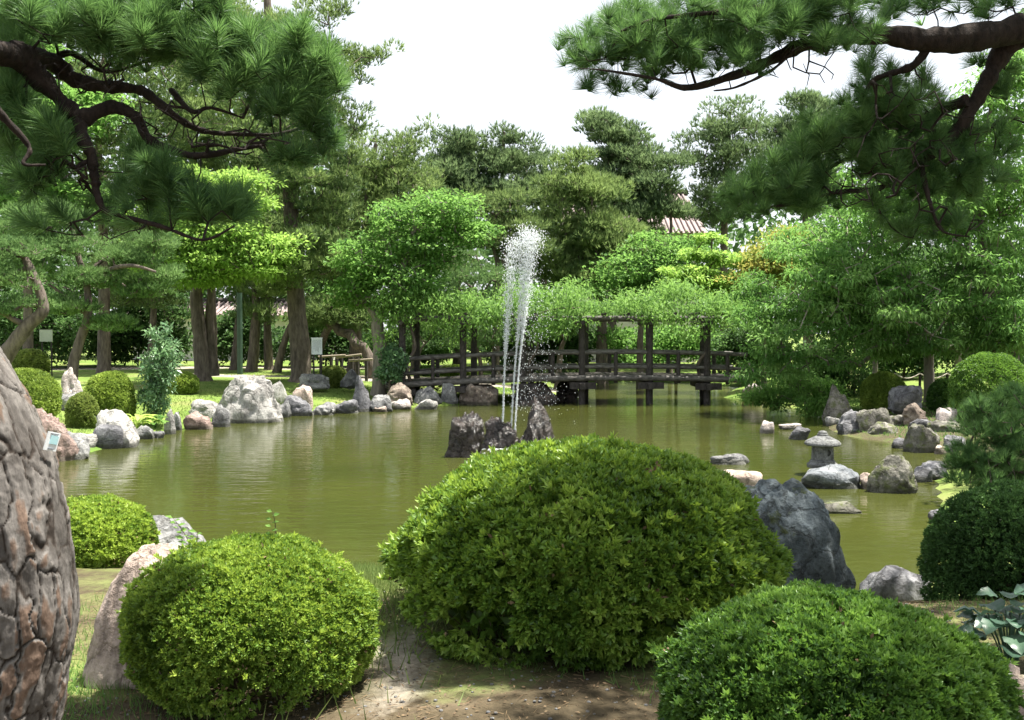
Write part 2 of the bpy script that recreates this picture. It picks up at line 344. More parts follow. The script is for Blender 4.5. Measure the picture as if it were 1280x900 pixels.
lit = ramp(t, n2.outputs['Fac'], [(.3, (.035, .032, .018)), (.5, (.07, .062, .034)), (.7, (.13, .105, .065))])
c3 = N(t, 'ShaderNodeMix', {0: edge(sx.outputs[2]), 6: c2, 7: lit}, data_type='RGBA').outputs[2]
bp = N(t, 'ShaderNodeBump', {'Height': n2.outputs['Fac'], 'Strength': .6, 'Distance': .03})
b = N(t, 'ShaderNodeBsdfPrincipled', {'Base Color': c3, 'Roughness': .95, 'Specular IOR Level': .15, 'Normal': bp.outputs[0]})
t.links.new(b.outputs[0], o.inputs[0])
ground = ob('ground', g, m, smooth=True); tagit(ground, kind='structure')
X, Y_ = gx.ravel(), gy.ravel(); S = sdist(X, Y_)
grass = ss(15, 17, Y_)*(1-.3*ss(47, 53, Y_))
grass = np.maximum(grass, np.exp(-(((X+.95)/.75)**2+((Y_-7.2)/1.6)**2)))      # lit tuft by the shore
grass = np.maximum(grass, .9*np.exp(-(((X+2.1)/.35)**2+((Y_-4.6)/.6)**2)))
grass = np.maximum(grass, .5*ss(6.3, 7.5, Y_)*(Y_ < 15)); grass = np.maximum(grass, ss(4.2, 5.2, X)*(Y_ > 7)*(Y_ < 17.5)*.8); grass = np.maximum(grass, .42*ss(3.6, 4.4, Y_)*(Y_ < 8))
path = np.exp(-((Y_-(41.+.035*(X+6)**2*(X < -6)))/1.3)**2)*ss(-15, -12, -np.abs(X+4))*(X < 3)
path = np.maximum(path, np.exp(-((Y_-52.5-(X+14)*.15)/2.4)**2)*(X < -4)*.9)
path = np.maximum(path, .85*np.exp(-(((X+.62)/.22)**2+((Y_-4.5)/.75)**2)))
litter = .85*np.exp(-(((X+.8)/.35)**2+((Y_-4.35)/.5)**2))+.62*ss(7.5, 8.6, X)*(Y_ > 17)*(Y_ < 31)
ca = ground.data.attributes.new('cover', 'FLOAT_COLOR', 'POINT')
ca.data.foreach_set('color', np.stack([np.clip(grass, 0, 1), np.clip(path, 0, 1), np.clip(litter, 0, 1), np.ones(len(X))], 1).astype(np.float32).ravel())

# water
m, t, o = newmat('murky_green_water')
geo = N(t, 'ShaderNodeNewGeometry'); pos = geo.outputs['Position']
mp = N(t, 'ShaderNodeMapping', {'Vector': pos, 'Scale': (.55, 1.5, 1)})
n1 = N(t, 'ShaderNodeTexNoise', {'Vector': mp.outputs[0], 'Scale': 3.2, 'Detail': 4., 'Roughness': .5, 'Distortion': .4})
n2 = N(t, 'ShaderNodeTexNoise', {'Vector': pos, 'Scale': .25, 'Detail': 3.})
sub = N(t, 'ShaderNodeVectorMath', {0: pos, 1: (.3, 21., 0)}, operation='SUBTRACT')
ln = N(t, 'ShaderNodeVectorMath', {0: sub.outputs[0]}, operation='LENGTH')
wv = N(t, 'ShaderNodeMath', {0: N(t, 'ShaderNodeMath', {0: ln.outputs['Value'], 1: 9.}, operation='MULTIPLY').outputs[0]}, operation='SINE')
fo = N(t, 'ShaderNodeMath', {0: .25, 1: N(t, 'ShaderNodeMath', {0: ln.outputs['Value'], 1: 1.2}, operation='ADD').outputs[0]}, operation='DIVIDE')
rp = N(t, 'ShaderNodeMath', {0: wv.outputs[0], 1: fo.outputs[0]}, operation='MULTIPLY')
hh = N(t, 'ShaderNodeMath', {0: n1.outputs['Fac'], 1: rp.outputs[0]}, operation='ADD')
bp = N(t, 'ShaderNodeBump', {'Height': hh.outputs[0], 'Strength': .36, 'Distance': .032})
c = ramp(t, n2.outputs['Fac'], [(.3, (.034, .041, .010)), (.7, (.050, .056, .013))])
b = N(t, 'ShaderNodeBsdfPrincipled', {'Base Color': c, 'Roughness': .06, 'IOR': 1.33, 'Specular IOR Level': .5, 'Normal': bp.outputs[0]})
t.links.new(b.outputs[0], o.inputs[0])
wx = np.arange(-11, 13.1, 1.); wy = np.arange(7.5, 53, 1.); ax, ay = np.meshgrid(wx, wy); nx = len(wx)
i = (np.arange(len(wy)-1)[:, None]*nx+np.arange(nx-1)[None]).ravel()
tagit(ob('pond_water', Geo().add(np.stack([ax.ravel(), ay.ravel(), 0*ax.ravel()], 1), np.stack([i, i+1, i+nx+1, i+nx], 1)), m, smooth=True), kind='structure')

# ------------------------------------------------------------ rocks
_ico = {}
def ico(l):
    if l not in _ico:
        b_ = bmesh.new(); bmesh.ops.create_icosphere(b_, subdivisions=l, radius=1)
        b_.verts.ensure_lookup_table()
        _ico[l] = (np.array([v.co[:] for v in b_.verts]), np.array([[v.index for v in f.verts] for f in b_.faces])); b_.free()
    return _ico[l]
def rockshape(seed, lvl=4, planes=16, rough=.06, peak=0., round_=.25, strata=0.):
    rng = np.random.default_rng(seed); v, f = ico(lvl); v = nrm(v)
    n = nrm(rng.normal(size=(planes, 3))); dd = rng.uniform(.62, .95, planes)
    dot = v@n.T; r = np.where(dot > .05, dd/np.maximum(dot, .05), 9.)
    k = 14.; rr = -np.log(np.exp(-k*np.minimum(r, 3)).sum(1)+np.exp(-k*1.15))/k
    rr = rr*(1-round_)+round_*.85
    p = v*rr[:, None]*((np.abs(v)**3.4).sum(1)**(-1/3.4))[:, None]**.75
    p = p+v*(rough*fbm(v*2.2+seed, seed, 5, .55))[:, None]
    p = p+v*(rough*.9*(np.abs(vnoise(v*4+seed, seed+9))-.3))[:, None]+v*(rough*.5*(np.abs(vnoise(v*9+seed, seed+19))-.3))[:, None]
    if strata: p = p+v*(strata*np.round(np.sin(p[:, 2]*9+fbm(v*1.5, seed+3, 2)*2)*1.2)*.5)[:, None]
    if peak:
        h = np.clip((p[:, 2]+.6)/1.5, 0, 1.2); s = 1-peak*.85*h
        p[:, 0] *= s; p[:, 1] *= s; p[:, 0] += h*rng.uniform(-.15, .15)
    return p, f
def rock(px0, px1, yt, yb, mat, label, seed, z=0., dep=.8, peak=0., lvl=4, name='rock', cat='rock', rough=.11, round_=.12, sink=.25, group=None, parent=None, strata=0., shear=0., kw=None):
    c = Gd((px0+px1)/2, yb, z); dist = c.y
    wdt = (px1-px0)/FPX*dist; hgt = P(0, yt, dist).z-z; hgt = max(hgt, .04)
    p, f = rockshape(seed, lvl, rough=rough, peak=peak, round_=round_, strata=strata)
    up = p[:, 2] > -.25  # base line cut: below this it is in the ground
    lo = p[:, 2][~up].min(); hi = p[:, 2].max()
    x0, x1 = p[up, 0].min(), p[up, 0].max(); y0, y1 = p[:, 1].min(), p[:, 1].max()
    q = np.empty_like(p)
    q[:, 0] = ((p[:, 0]-x0)/(x1-x0)-.5)*wdt
    q[:, 0] += shear*wdt*np.clip((p[:, 2]+.25)/(hi+.25), 0, 1)*(1-0*q[:, 0])
    D = wdt*dep; q[:, 1] = (p[:, 1]-y0)/(y1-y0)*D - .08*D
    q[:, 2] = np.where(p[:, 2] > -.25, (p[:, 2]+.25)/(hi+.25)*hgt, (p[:, 2]+.25)/(-.25-lo)*(-1)*-1*(hgt*sink+.06)/1.0)
    g = Geo().add(q+np.array([c.x, c.y, c.z]), f)
    o_ = ob(name, g, R_.get(mat) or M[mat], parent, smooth=True, sharp=38, org=None if parent else (c.x, c.y+D*.4, c.z))
    if parent is None: tagit(o_, label, cat, group)
    elif label: o_['label'] = label
    return o_

L = [ # px0, px1, top, base, material, label, ground z, depth, peak
 (28, 90, 510, 577, 'pink', 'red brown rounded boulder at the water edge just right of the leaning pine trunk', 0, .8, .1),
 (90, 116, 543, 563, 'white', 'small pale stone squeezed behind the fissured block, below the clipped bushes', 0, 1., 0),
 (66, 107, 540, 575, 'grey', 'fissured grey block in the water in front of the red brown boulder', 0, .8, 0),
 (112, 167, 513, 560, 'white', 'big pale grey rounded boulder behind a dark oval stone on the left shore', 0, .7, 0),
 (167, 190, 532, 549, 'grey', 'low grey stone below the yellow green hosta', 0, .8, 0),
 (188, 204, 539, 548, 'dark', 'low dark stone at the foot of the tall leafy shrub', 0, .8, 0),
 (213, 225, 514, 538, 'grey', 'small grey stone right behind the upright pale one by the tall shrub', 0, 1., .2),
 (203, 218, 511, 543, 'white', 'narrow upright pale stone at the right foot of the tall leafy shrub', 0, .8, .3),
 (232, 272, 500, 521, 'white', 'low white stone lying left of the huge white boulder', .15, .8, 0),
 (261, 286, 506, 534, 'grey', 'grey stone under the left corner of the huge white boulder', 0, .8, 0),
 (228, 263, 515, 537, 'pink', 'square red brown stone at the water, left of the huge white boulder', 0, .8, 0),
 (336, 357, 476, 502, 'white', 'white block standing behind the right end of the huge white boulder', .3, .8, .1),
 (262, 348, 469, 529, 'white', 'huge white boulder with a broad flat face on the left shore', 0, .7, .05),
 (362, 390, 481, 512, 'tan', 'upright tan stone behind a dark curled stone on the left shore', .1, .8, .3),
 (346, 362, 500, 522, 'grey', 'small grey stone between the huge white boulder and the dark curled stone', 0, .8, 0),
 (350, 390, 494, 520, 'dark', 'dark grey curled stone in front of the upright tan stone', 0, .7, .25),
 (388, 418, 503, 519, 'grey', 'flat topped grey stone at the water left of the low dark ridge stone', 0, .8, 0),
 (412, 446, 500, 517, 'dark', 'low dark ridge stone left of the tall dark standing stone', 0, .7, 0),
 (437, 464, 469, 515, 'dark', 'tall dark standing stone with pale streaks on the left shore', 0, .7, .35),
 (478, 515, 479, 501, 'brown', 'rough brown rock set back on the grass left of the bridge', .25, .7, .15),
 (460, 489, 494, 511, 'grey', 'grey stone just right of the tall dark standing stone', .1, .8, 0),
 (464, 486, 506, 515, 'tan', 'flat pinkish stone lying at the water beside the tall standing stone', 0, .8, 0),
 (487, 513, 499, 512, 'pinkwhite', 'low pale pink stone at the water in front of the rough brown rock', 0, .8, 0),
 (516, 552, 483, 506, 'grey', 'light grey stone with a dark end left of the pointed grey stone', .05, .7, .3),
 (519, 547, 499, 512, 'white', 'low pale stone at the water in front of the light grey stone', 0, .8, 0),
 (549, 573, 476, 506, 'grey', 'pointed grey stone left of the large square brown boulder', 0, .8, .45),
 (573, 623, 477, 506, 'brown', 'large square brown grey boulder at the left foot of the bridge', 0, .7, 0),
 (370, 408, 467, 482, 'grey', 'flat grey rock on the lawn in front of the big straight pine', .66, .7, .1),
 (424, 447, 461, 481, 'dark', 'dark conical rock on the lawn behind a small round bush', .66, .8, .3),
 (68, 104, 489, 512, 'grey', 'squat grey plinth stone under the pink white standing stone', .4, .8, 0),
 (640, 700, 478, 506, 'wet', 'wide black wet rock in the shade under the middle of the bridge', 0, .6, 0),
 (694, 724, 474, 502, 'wet', 'black wet rock under the bridge beside its left water post', 0, .8, 0),
 # stones standing in the pond
 (951, 970, 526, 542, 'pinkwhite', 'small pointed pale stone alone in the pond before the overhanging shrub', 0, .8, .3),
 (975, 1006, 530, 537, 'pinkwhite', 'thin flat pale stone barely above the water left of the lantern roof', 0, .6, 0),
 (990, 1016, 534, 550, 'dark', 'low dark stone in the pond just up left of the lantern', 0, .8, 0),
 (1034, 1054, 521, 533, 'white', 'small flat light stone at the shore beneath the overhanging shrub', 0, .8, 0),
 (889, 940, 568, 581, 'grey', 'long low grey stone in the pond behind the pink boulder', 0, .4, 0),
 (1022, 1078, 629, 642, 'mossy', 'flat mottled stone awash in the pond in front of the lantern island', 0, .6, .1),
 (1167, 1194, 638, 656, 'dark', 'small dark stone in the pond left of the dark clipped bush', 0, .8, 0),
 (1090, 1155, 570, 617, 'mossy', 'dark pyramid shaped rock with a mossy patch right of the lantern island', 0, .6, .3),
 (1078, 1101, 592, 612, 'tan', 'small ochre stone between the lantern island and the pyramid rock', 0, .9, 0),
 (1142, 1168, 584, 603, 'dark', 'rounded dark stone behind the right foot of the pyramid rock', 0, .8, 0),
 (1156, 1190, 578, 600, 'dark', 'dark stone in the water nearest the right shore pine shrub', 0, .8, 0),
 # right shore
 (928, 957, 479, 502, 'pinkwhite', 'smooth pale boulder at the right foot of the bridge', 0, .8, 0),
 (1030, 1066, 480, 531, 'mossy', 'mottled upright rock at the right end of the overhanging shrub', 0, .7, .35),
 (1072, 1118, 510, 540, 'mossy', 'broad lumpy rock on the shore left of the stone ledges', .1, .7, 0),
 (1052, 1092, 513, 544, 'dark', 'dark rounded rock at the waterline beside the mottled upright rock', 0, .8, 0),
 (1087, 1126, 528, 548, 'mossy', 'pale topped mossy stone at the waterline in front of the lumpy rock', 0, .7, 0),
 (1118, 1160, 482, 510, 'dark', 'large angular dark block beside the round yellow green bush', .5, .8, 0),
 (1132, 1163, 504, 527, 'brown', 'brown stone on the bank below the angular dark block', .3, .8, 0),
 (1174, 1200, 510, 528, 'pinkwhite', 'pale flat stone on the bank below the big round bush', .35, .8, 0),
 (1190, 1222, 517, 528, 'white', 'thin white slab on the right bank near the big round bush', .3, .8, 0),
 (1112, 1146, 519, 533, 'mossy', 'flat ledge stone in front of the brown stone', .15, .8, 0),
 (1140, 1176, 524, 541, 'dark', 'low dark ledge stone above the blocky mottled boulder', .1, .8, 0),
 (1168, 1215, 526, 545, 'mossy', 'wide mossy ledge stone on the right behind the pine shrub', .1, .8, 0),
 (1137, 1180, 530, 566, 'mossy', 'blocky mottled boulder leaning on the ledges at the right shore', 0, .7, .1),
 (1118, 1142, 548, 561, 'dark', 'low dark stone left of the blocky mottled boulder', 0, .8, 0),
 (1170, 1185, 556, 568, 'tan', 'small tan stone right of the blocky mottled boulder', 0, .8, 0),
 (1180, 1215, 545, 566, 'dark', 'dark stone at the waterline half behind the pine shrub', 0, .8, 0),
]
for k, r in enumerate(L):
    w_ = r[1]-r[0]
    rock(*r[:4], r[4], r[5], 100+k*7, z=r[6], dep=r[7], peak=r[8], lvl=5 if w_ > 60 else 4 if w_ > 28 else 3)
rock(70, 101, 459, 500, 'pinkwhite', 'pink white pointed standing stone on a squat grey plinth stone', 931, z=.62, peak=.35)
rock(111, 152, 531, 561, 'dark', 'smooth dark oval stone leaning on the big pale grey boulder', 932, dep=.5, rough=.03, round_=.6)
# fountain rocks
rock(555, 606, 514, 572, 'wetbrown', 'wet brown craggy fountain rock, leftmost of the three', 941, lvl=5, rough=.15, round_=.1, peak=.3, dep=.6)
rock(600, 650, 521, 561, 'wet', 'black glistening fountain rock under the water jets, middle of the three', 942, lvl=5, rough=.19, round_=.1, peak=.35, dep=.6)
rock(646, 700, 496, 562, 'wetbrown', 'tall reddish wet fountain rock with a narrow top, rightmost of the three', 943, lvl=5, rough=.12, round_=0., peak=.78)
# lantern island, near rocks
isl = rock(1004, 1086, 583, 611, 'island', 'broad low blue grey rock in the pond carrying the stone lantern', 951, lvl=4, dep=.7)
rock(904, 957, 589, 614, 'tan', 'smooth pink boulder peeking over the big azalea dome', 961, z=.1, lvl=4, rough=.03)
rock(985, 1014, 622, 640, 'mossy', 'small pale rock behind the big blue grey boulder', 962, z=.1)
rock(905, 1084, 608, 775, 'blue', 'big blue grey craggy boulder right of the large azalea dome', 964, z=.55, lvl=6, rough=.075, peak=.16, dep=.75, round_=.3, shear=-.06)
rock(1076, 1182, 711, 775, 'dark', 'dark grey boulder at the near shore behind the lower right bush', 965, z=.25, lvl=4)
rock(84, 232, 688, 860, 'tan', 'large tan pink boulder between the pine trunk and the left azalea dome', 1977, z=.98, lvl=5, rough=.06, peak=.42, round_=.9, shear=.16)
rock(150, 242, 652, 715, 'grey', 'streaked blue white rock behind the tan pink boulder', 967, z=.35, lvl=4, peak=.25)
rock(458, 484, 727, 757, 'pinkwhite', 'small white stone at the water between the two azalea domes', 968, z=.12, lvl=4)
rock(1240, 1300, 835, 925, 'tan', 'tan stone in the lower right corner under broad bluish leaves', 969, z=.98, lvl=4)

# ------------------------------------------------------------ stone lantern
c = Gd(1036, 597, 0.); lc = Vector((c.x, c.y+.36, 0)); sc_ = lc.y/FPX; zt = P(0, 583, lc.y).z
ln_ = empty('stone_lantern', (lc.x, lc.y, zt), 'small squat granite lantern with an umbrella roof on the pond rock', 'stone lantern')
h6 = math.pi/6
u = sc_
g = Geo(); lathe(g, (lc.x, lc.y, zt-.03), [(15*u, 0), (18.5*u, .012), (19*u, 3.*u+.03), (17*u, 4.5*u+.03), (15.5*u, 6*u+.03), (15.5*u, 7.6*u+.03), (13*u, 8.6*u+.03)], 28); ob('base', g, M['granite'], ln_, True, 35)
g = Geo(); zb = zt+8.4*u; lathe(g, (lc.x, lc.y, zb), [(13.5*u, 0), (14*u, 1*u), (13.3*u, 17*u), (12.8*u, 19*u)], 6, ang0=h6)
fb = ob('fire_box', g, M['granite'], ln_, False)
g = Geo()   # crescent window, the hole's shade as a black piece 2 mm proud of the face
th = np.linspace(-1.9, .9, 10); fy = lc.y-14*u*math.cos(h6)-.004
out = [(lc.x+2.5*u+4.2*u*math.cos(a), zb+10*u+4.2*u*math.sin(a)) for a in th]; inn = [(lc.x+.8*u+3.6*u*math.cos(a), zb+11.*u+3.6*u*math.sin(a)) for a in th]
v = [(x, fy, z) for x, z in out]+[(x, fy, z) for x, z in inn]+[(x, fy+.03, z) for x, z in out]+[(x, fy+.03, z) for x, z in inn]
f = [[k, k+1, 11+k, 10+k] for k in range(9)]+[[k+20, k+21, k+1, k] for k in range(9)]
g.add(v, f); ob('crescent_window', g, M['black'], ln_)
g = Geo(); zr = zb+18.6*u
lathe(g, (lc.x, lc.y, zr), [(12*u, 0), (20*u, -.6*u), (22*u, .6*u), (22.2*u, 2.6*u), (20.5*u, 4.8*u), (17*u, 7*u), (12*u, 9.4*u), (7.5*u, 11.6*u), (6*u, 12.2*u)], 40); ob('roof', g, M['granite'], ln_, True, 50)
g = Geo(); lathe(g, (lc.x, lc.y, zr+12*u), [(6*u, 0), (6.8*u, .8*u), (6.6*u, 2*u), (5*u, 2.6*u), (5.6*u, 3.6*u), (5*u, 5*u), (2.2*u, 6*u)], 20); ob('finial', g, M['granite'], ln_, True, 40)
# ------------------------------------------------------------ fountain
def jet(pts):
    return spline([P(x, y, Yj) for x, y in pts], 12)
Yj = 21.6
fb_ = P(636, 545, Yj)
fo_ = empty('fountain', fb_, 'tall white water fountain of thin jets rising between the dark rocks', 'fountain')
m, t, o = newmat('aerated_water')
b = N(t, 'ShaderNodeBsdfPrincipled', {'Base Color': (.86, .89, .92, 1), 'Roughness': .12, 'IOR': 1.33, 'Specular IOR Level': .6})
tr = N(t, 'ShaderNodeBsdfTranslucent', {'Color': (.9, .93, .95, 1)})
mm = N(t, 'ShaderNodeMixShader', {0: .4, 1: b.outputs[0], 2: tr.outputs[0]}); t.links.new(mm.outputs[0], o.inputs[0]); MW = m
OV = np.array([(1, 0, 0), (-1, 0, 0), (0, 1, 0), (0, -1, 0), (0, 0, 1), (0, 0, -1)], float)
OF = np.array([(0, 2, 4), (2, 1, 4), (1, 3, 4), (3, 0, 4), (2, 0, 5), (1, 2, 5), (3, 1, 5), (0, 3, 5)])
def drops(g, c, r, rng, el=1.6):
    n = len(c); s = np.stack([r, r, r*rng.uniform(.9, el, n)], 1)
    v = OV[None]*s[:, None]+c[:, None]; g.add(v, (OF[None]+6*np.arange(n)[:, None, None]).reshape(-1, 3))
rng = np.random.default_rng(7)
jets = [[(628, 548), (630, 480), (633, 420), (638, 350), (643, 300)], [(638, 550), (643, 470), (649, 400), (655, 330), (658, 287)], [(643, 548), (648, 470), (655, 400), (663, 330), (668, 292)]]
for jp in jets:
    pts = np.array([tuple(p) for p in jet(jp)]); n = len(pts); g = Geo()
    k = int(n*.60); rr = .007+.004*np.sin(np.arange(k)*1.9)*rng.uniform(.3, 1, k); tube(g, pts[:k], rr, 6)
    s = rng.uniform(0, 1, 4600)**.85; idx = np.clip((s*(n-1)), 0, n-1.001); i0 = idx.astype(int); fr = (idx-i0)[:, None]
    c = pts[i0]*(1-fr)+pts[i0+1]*fr
    sp = .010+.20*np.clip(s-.35, 0, 1)**1.2
    c = c+rng.normal(size=c.shape)*sp[:, None]*np.array([1, 1, .6])
    drops(g, c, rng.uniform(.003, .009, len(c))*rng.choice([.7, 1, 1.4], len(c)), rng, 2.5)
    ob('water_jet', g, MW, fo_, True)
g = Geo(); n = 2300   # falling spray drifting to the right
s = rng.uniform(0, 1, n)**.75; x = 656+rng.normal(size=n)*(12+s*11)+s*9; y = 292+s*225+rng.normal(size=n)*9
keep = (y > 284) & (rng.uniform(0, 1, n) < (1-.72*s))
pp = np.array([tuple(P(a, b_, Yj+rng.normal()*.3)) for a, b_ in zip(x[keep], y[keep])])
drops(g, pp, rng.uniform(.003, .008, len(pp)), rng, 2.2)
sp_ = ob('falling_spray', g, MW, fo_); sp_['kind'] = 'stuff'

g = Geo(); n = 700; a = rng.uniform(0, 6.28, n); r = np.abs(rng.normal(size=n))*.22+.12
fp = np.stack([P(640, 550, Yj).x+r*np.cos(a)*1.3, Yj-.1+r*np.sin(a), .004+0*a], 1); rr = rng.uniform(.006, .02, n)
v = OV[None]*np.stack([rr*2, rr, rr*.35], 1)[:, None]+fp[:, None]; g.add(v, (OF[None]+6*np.arange(n)[:, None, None]).reshape(-1, 3))
ob('splash_foam', g, MW, fo_)['kind'] = 'stuff'
# ------------------------------------------------------------ bridge with pergola
YF, YB = 35.0, 37.3
def dz(x): return 1.03-.0040*(x-4)**2
posts = [-4.0, -1.78, .42, 2.55, 5.02, 7.12]
br = empty('wooden_bridge', (2, YF, 0), 'long dark log footbridge with railings and a vine covered pergola across the pond', 'bridge')
TOPZ = P(0, 400, YF).z
def logmat(i): return M['log']
for yy in (YF, YB):
    for i, x in enumerate(posts):
        x = x+(.3 if yy == YB else 0); g = Geo(); bz = -.9 if x > .3 else gz1(x, yy)-.3
        pts = [(x, yy, z) for z in np.linspace(bz, TOPZ, 14)]
        tube(g, pts, .125, 12, rough=.06, seed=i+int(yy)); p_ = ob('post', g, M['log'], br, True, 40)
for i in range(len(posts)):   # brackets and cross beams beneath the deck, tie beams on top
    x = posts[i]
    g = Geo(); box(g, (x, (YF+YB)/2, dz(x)-.36), (.2, YB-YF+1.0, .2)); ob('cross_beam', g, M['log'], br)
    g = Geo(); box(g, (x+.02, YF-.16, dz(x)-.34), (.95, .14, .24)); ob('bracket', g, M['log'], br)
    g = Geo(); tube(g, [(x, YF-.6, TOPZ-.1), (x, YB+.6, TOPZ-.1)], .085, 10); ob('tie_beam', g, M['log'], br, True, 40)
for yy in (YF, YB):
    g = Geo(); tube(g, [(x, yy, TOPZ+.06) for x in np.linspace(-4.5, 8.6, 20)], .10, 10, rough=.05); ob('top_beam', g, M['logtop'], br, True, 40)
for k in range(16):
    x = -4.2+k*.84; g = Geo(); tube(g, [(x, YF-.5, TOPZ+.22), (x, YB+.5, TOPZ+.22)], .05, 8); ob('rafter', g, M['log'], br, True, 40)
for yy, s in ((YF, -1), (YB, 1)):
    ends = [-4.6]+posts+[8.6]
    for a in range(len(ends)-1):
        x0, x1 = ends[a], ends[a+1]
        for zo, r_ in ((.86, .075), (.33, .07)):
            xx = np.linspace(x0+.02, x1-.02, 8)
            g = Geo(); tube(g, [(q, yy+s*-.0, dz(q)+zo) for q in xx], r_, 10, rough=.05, seed=a); ob('rail', g, M['logtop'], br, True, 40)
        if 0 < a < len(ends)-1 or a == 0:
            xm = (x0+x1)/2 if a else x0+.1
            g = Geo(); tube(g, [(xm, yy+s*.02, z) for z in np.linspace(dz(xm)-.25, dz(xm)+.88, 6)], .075, 10, rough=.05, seed=a+3); ob('rail_post', g, M['log'], br, True, 40)
    xx = np.linspace(-4.6, 8.7, 24); g = Geo(); tube(g, [(q, yy+s*.16, dz(q)-.07) for q in xx], .11, 10, rough=.04); ob('edge_beam', g, M['logtop'], br, True, 40)
bm_ = Geo(); box(bm_, (0, 0, 0), (.19, YB-YF+.1, .06)); pm = bm_.mesh('deck_plank'); pm.materials.append(M['log'])
for k in range(66):
    x = -4.55+k*.2; o_ = bpy.data.objects.new('deck_plank', pm); col.objects.link(o_); o_.parent = br
    o_.location = (x-2, (YF+YB)/2-YF, dz(x)+.005*(k % 3)); o_.rotation_euler = (0, .008*(x-4), 0)
# wisteria on the pergola
rng = np.random.default_rng(11)
vt = empty('wisteria_vine', (2.6, 36, TOPZ), 'dense green climbing vine spread over the bridge pergola with hanging leaves', 'climbing plant')
g = Geo(); cc = []
for k in range(420):
    x = rng.uniform(-5.0, 9.6); y = rng.uniform(YF-.9, YB+.9); z = TOPZ+.36+.95*(rng.uniform()**1.2)*(.75+.35*math.sin(x*1.3)+.3*math.sin(x*3.1+1))
    cc.append((x, y, z))
for k in range(150):
    x = rng.uniform(-5.0, 9.4)
    if 2.9 < x < 4.9: continue
    cc.append((x, rng.choice([YF-.5, YF-.3, YB+.4])+rng.normal()*.15, TOPZ+.2-rng.uniform(0, .6)*(1+.8*math.sin(x*2.1))))
cc = np.array(cc); v = rng.uniform(0, 1, len(cc))
p = np.repeat(cc, 42, 0)+rng.normal(size=(len(cc)*42, 3))*np.array([.30, .26, .13])
dn = rng.normal(size=p.shape)*.8+np.array([0, -.25, -.55])
leaves(g, p, dn, .17, .065, rng, np.clip(np.repeat(v, 42)*.6+.2+rng.normal(size=len(p))*.12, 0, 1), .1, .15, up=(0, 0, 1))
ob('leaves', g, M['wist'], vt)
for x in (-3.7, .75, 6.95):
    g = Geo()
    pts = spline([(x+.1, YF+.2, .5), (x-.15, YF+.1, 1.4), (x+.18, YF-.05, 2.1), (x, YF+.2, TOPZ), (x+.8, YF+.5, TOPZ+.4), (x+1.8, YF+.8, TOPZ+.45)], 6)
    tube(g, pts, np.linspace(.07, .03, len(pts)), 7, rough=.15)
    ob('vine_stem', g, M['bark'], vt, True)

# ------------------------------------------------------------ growing trees
def grow(mainpaths, targets, rng, seg=.5, rleaf=.012, jit=.12, expo=2.3, sag=0.):
    pos = []; par = []; r0 = []
    for path, radii in mainpaths:
        path = [Vector(p) for p in path]; prev = -1
        if pos:
            a = np.array(pos); prev = int(np.argmin(((a-np.array(path[0]))**2).sum(1)))
        for q, r in zip(path, radii):
            pos.append(tuple(q)); par.append(prev); r0.append(r); prev = len(pos)-1
    nm = len(pos); T = np.array(targets, float)
    A_ = np.array(pos); d0 = np.sqrt(((T[:, None]-A_[None])**2).sum(2)).min(1)
    P_ = np.zeros((len(pos)+len(T)*60, 3)); P_[:nm] = A_; n = nm; par = par+[0]*(len(P_)-nm); tips = []
    for k in np.argsort(d0):
        tq = T[k]; dd = ((P_[:n]-tq)**2).sum(1); j = int(np.argmin(dd)); dist = math.sqrt(dd[j])
        m_ = max(1, min(50, int(dist/seg))); s = P_[j].copy(); prev = j
        if n+m_ >= len(P_): break
        for a in range(1, m_+1):
            f = a/m_; q = s+(tq-s)*f+rng.normal(size=3)*jit*seg*(1 if a < m_ else 0); q[2] -= sag*math.sin(f*math.pi)*dist*.3
            P_[n] = q; par[n] = prev; prev = n; n += 1
        tips.append(prev)
    P_ = P_[:n]; par = par[:n]; R2 = np.zeros(n)
    for q in tips: R2[q] += rleaf**expo
    for k in range(n-1, 0, -1):
        if par[k] >= 0:
            if R2[k] == 0: R2[k] = rleaf**expo
            R2[par[k]] += R2[k]
    R = R2**(1/expo); r0a = np.zeros(n); r0a[:nm] = r0
    return P_, np.array(par), R, r0a, nm
def limbs(g, P_, par, R, nm, rmax, k=6):
    ch = np.arange(nm, len(P_)); pa = par[ch]; a = P_[pa]; b = P_[ch]
    ra = np.minimum(np.minimum(R[pa], rmax), R[ch]*1.35); rb = np.minimum(R[ch], rmax)
    d = nrm(b-a); a = a-d*ra[:, None]*.3; ref = np.where(np.abs(d[:, 2:3]) < .8, np.array([[0, 0, 1.]]), np.array([[1., 0, 0]]))
    s = nrm(np.cross(d, ref)); q = np.cross(d, s); th = np.linspace(0, 2*np.pi, k, endpoint=False)
    cs = s[:, None]*np.cos(th)[None, :, None]+q[:, None]*np.sin(th)[None, :, None]
    v = np.concatenate([a[:, None]+cs*ra[:, None, None], b[:, None]+cs*rb[:, None, None]], 1)
    j = np.arange(k); f = np.stack([j, (j+1) % k, k+(j+1) % k, k+j], 1)
    g.add(v, (f[None]+2*k*np.arange(len(a))[:, None, None]).reshape(-1, 4))
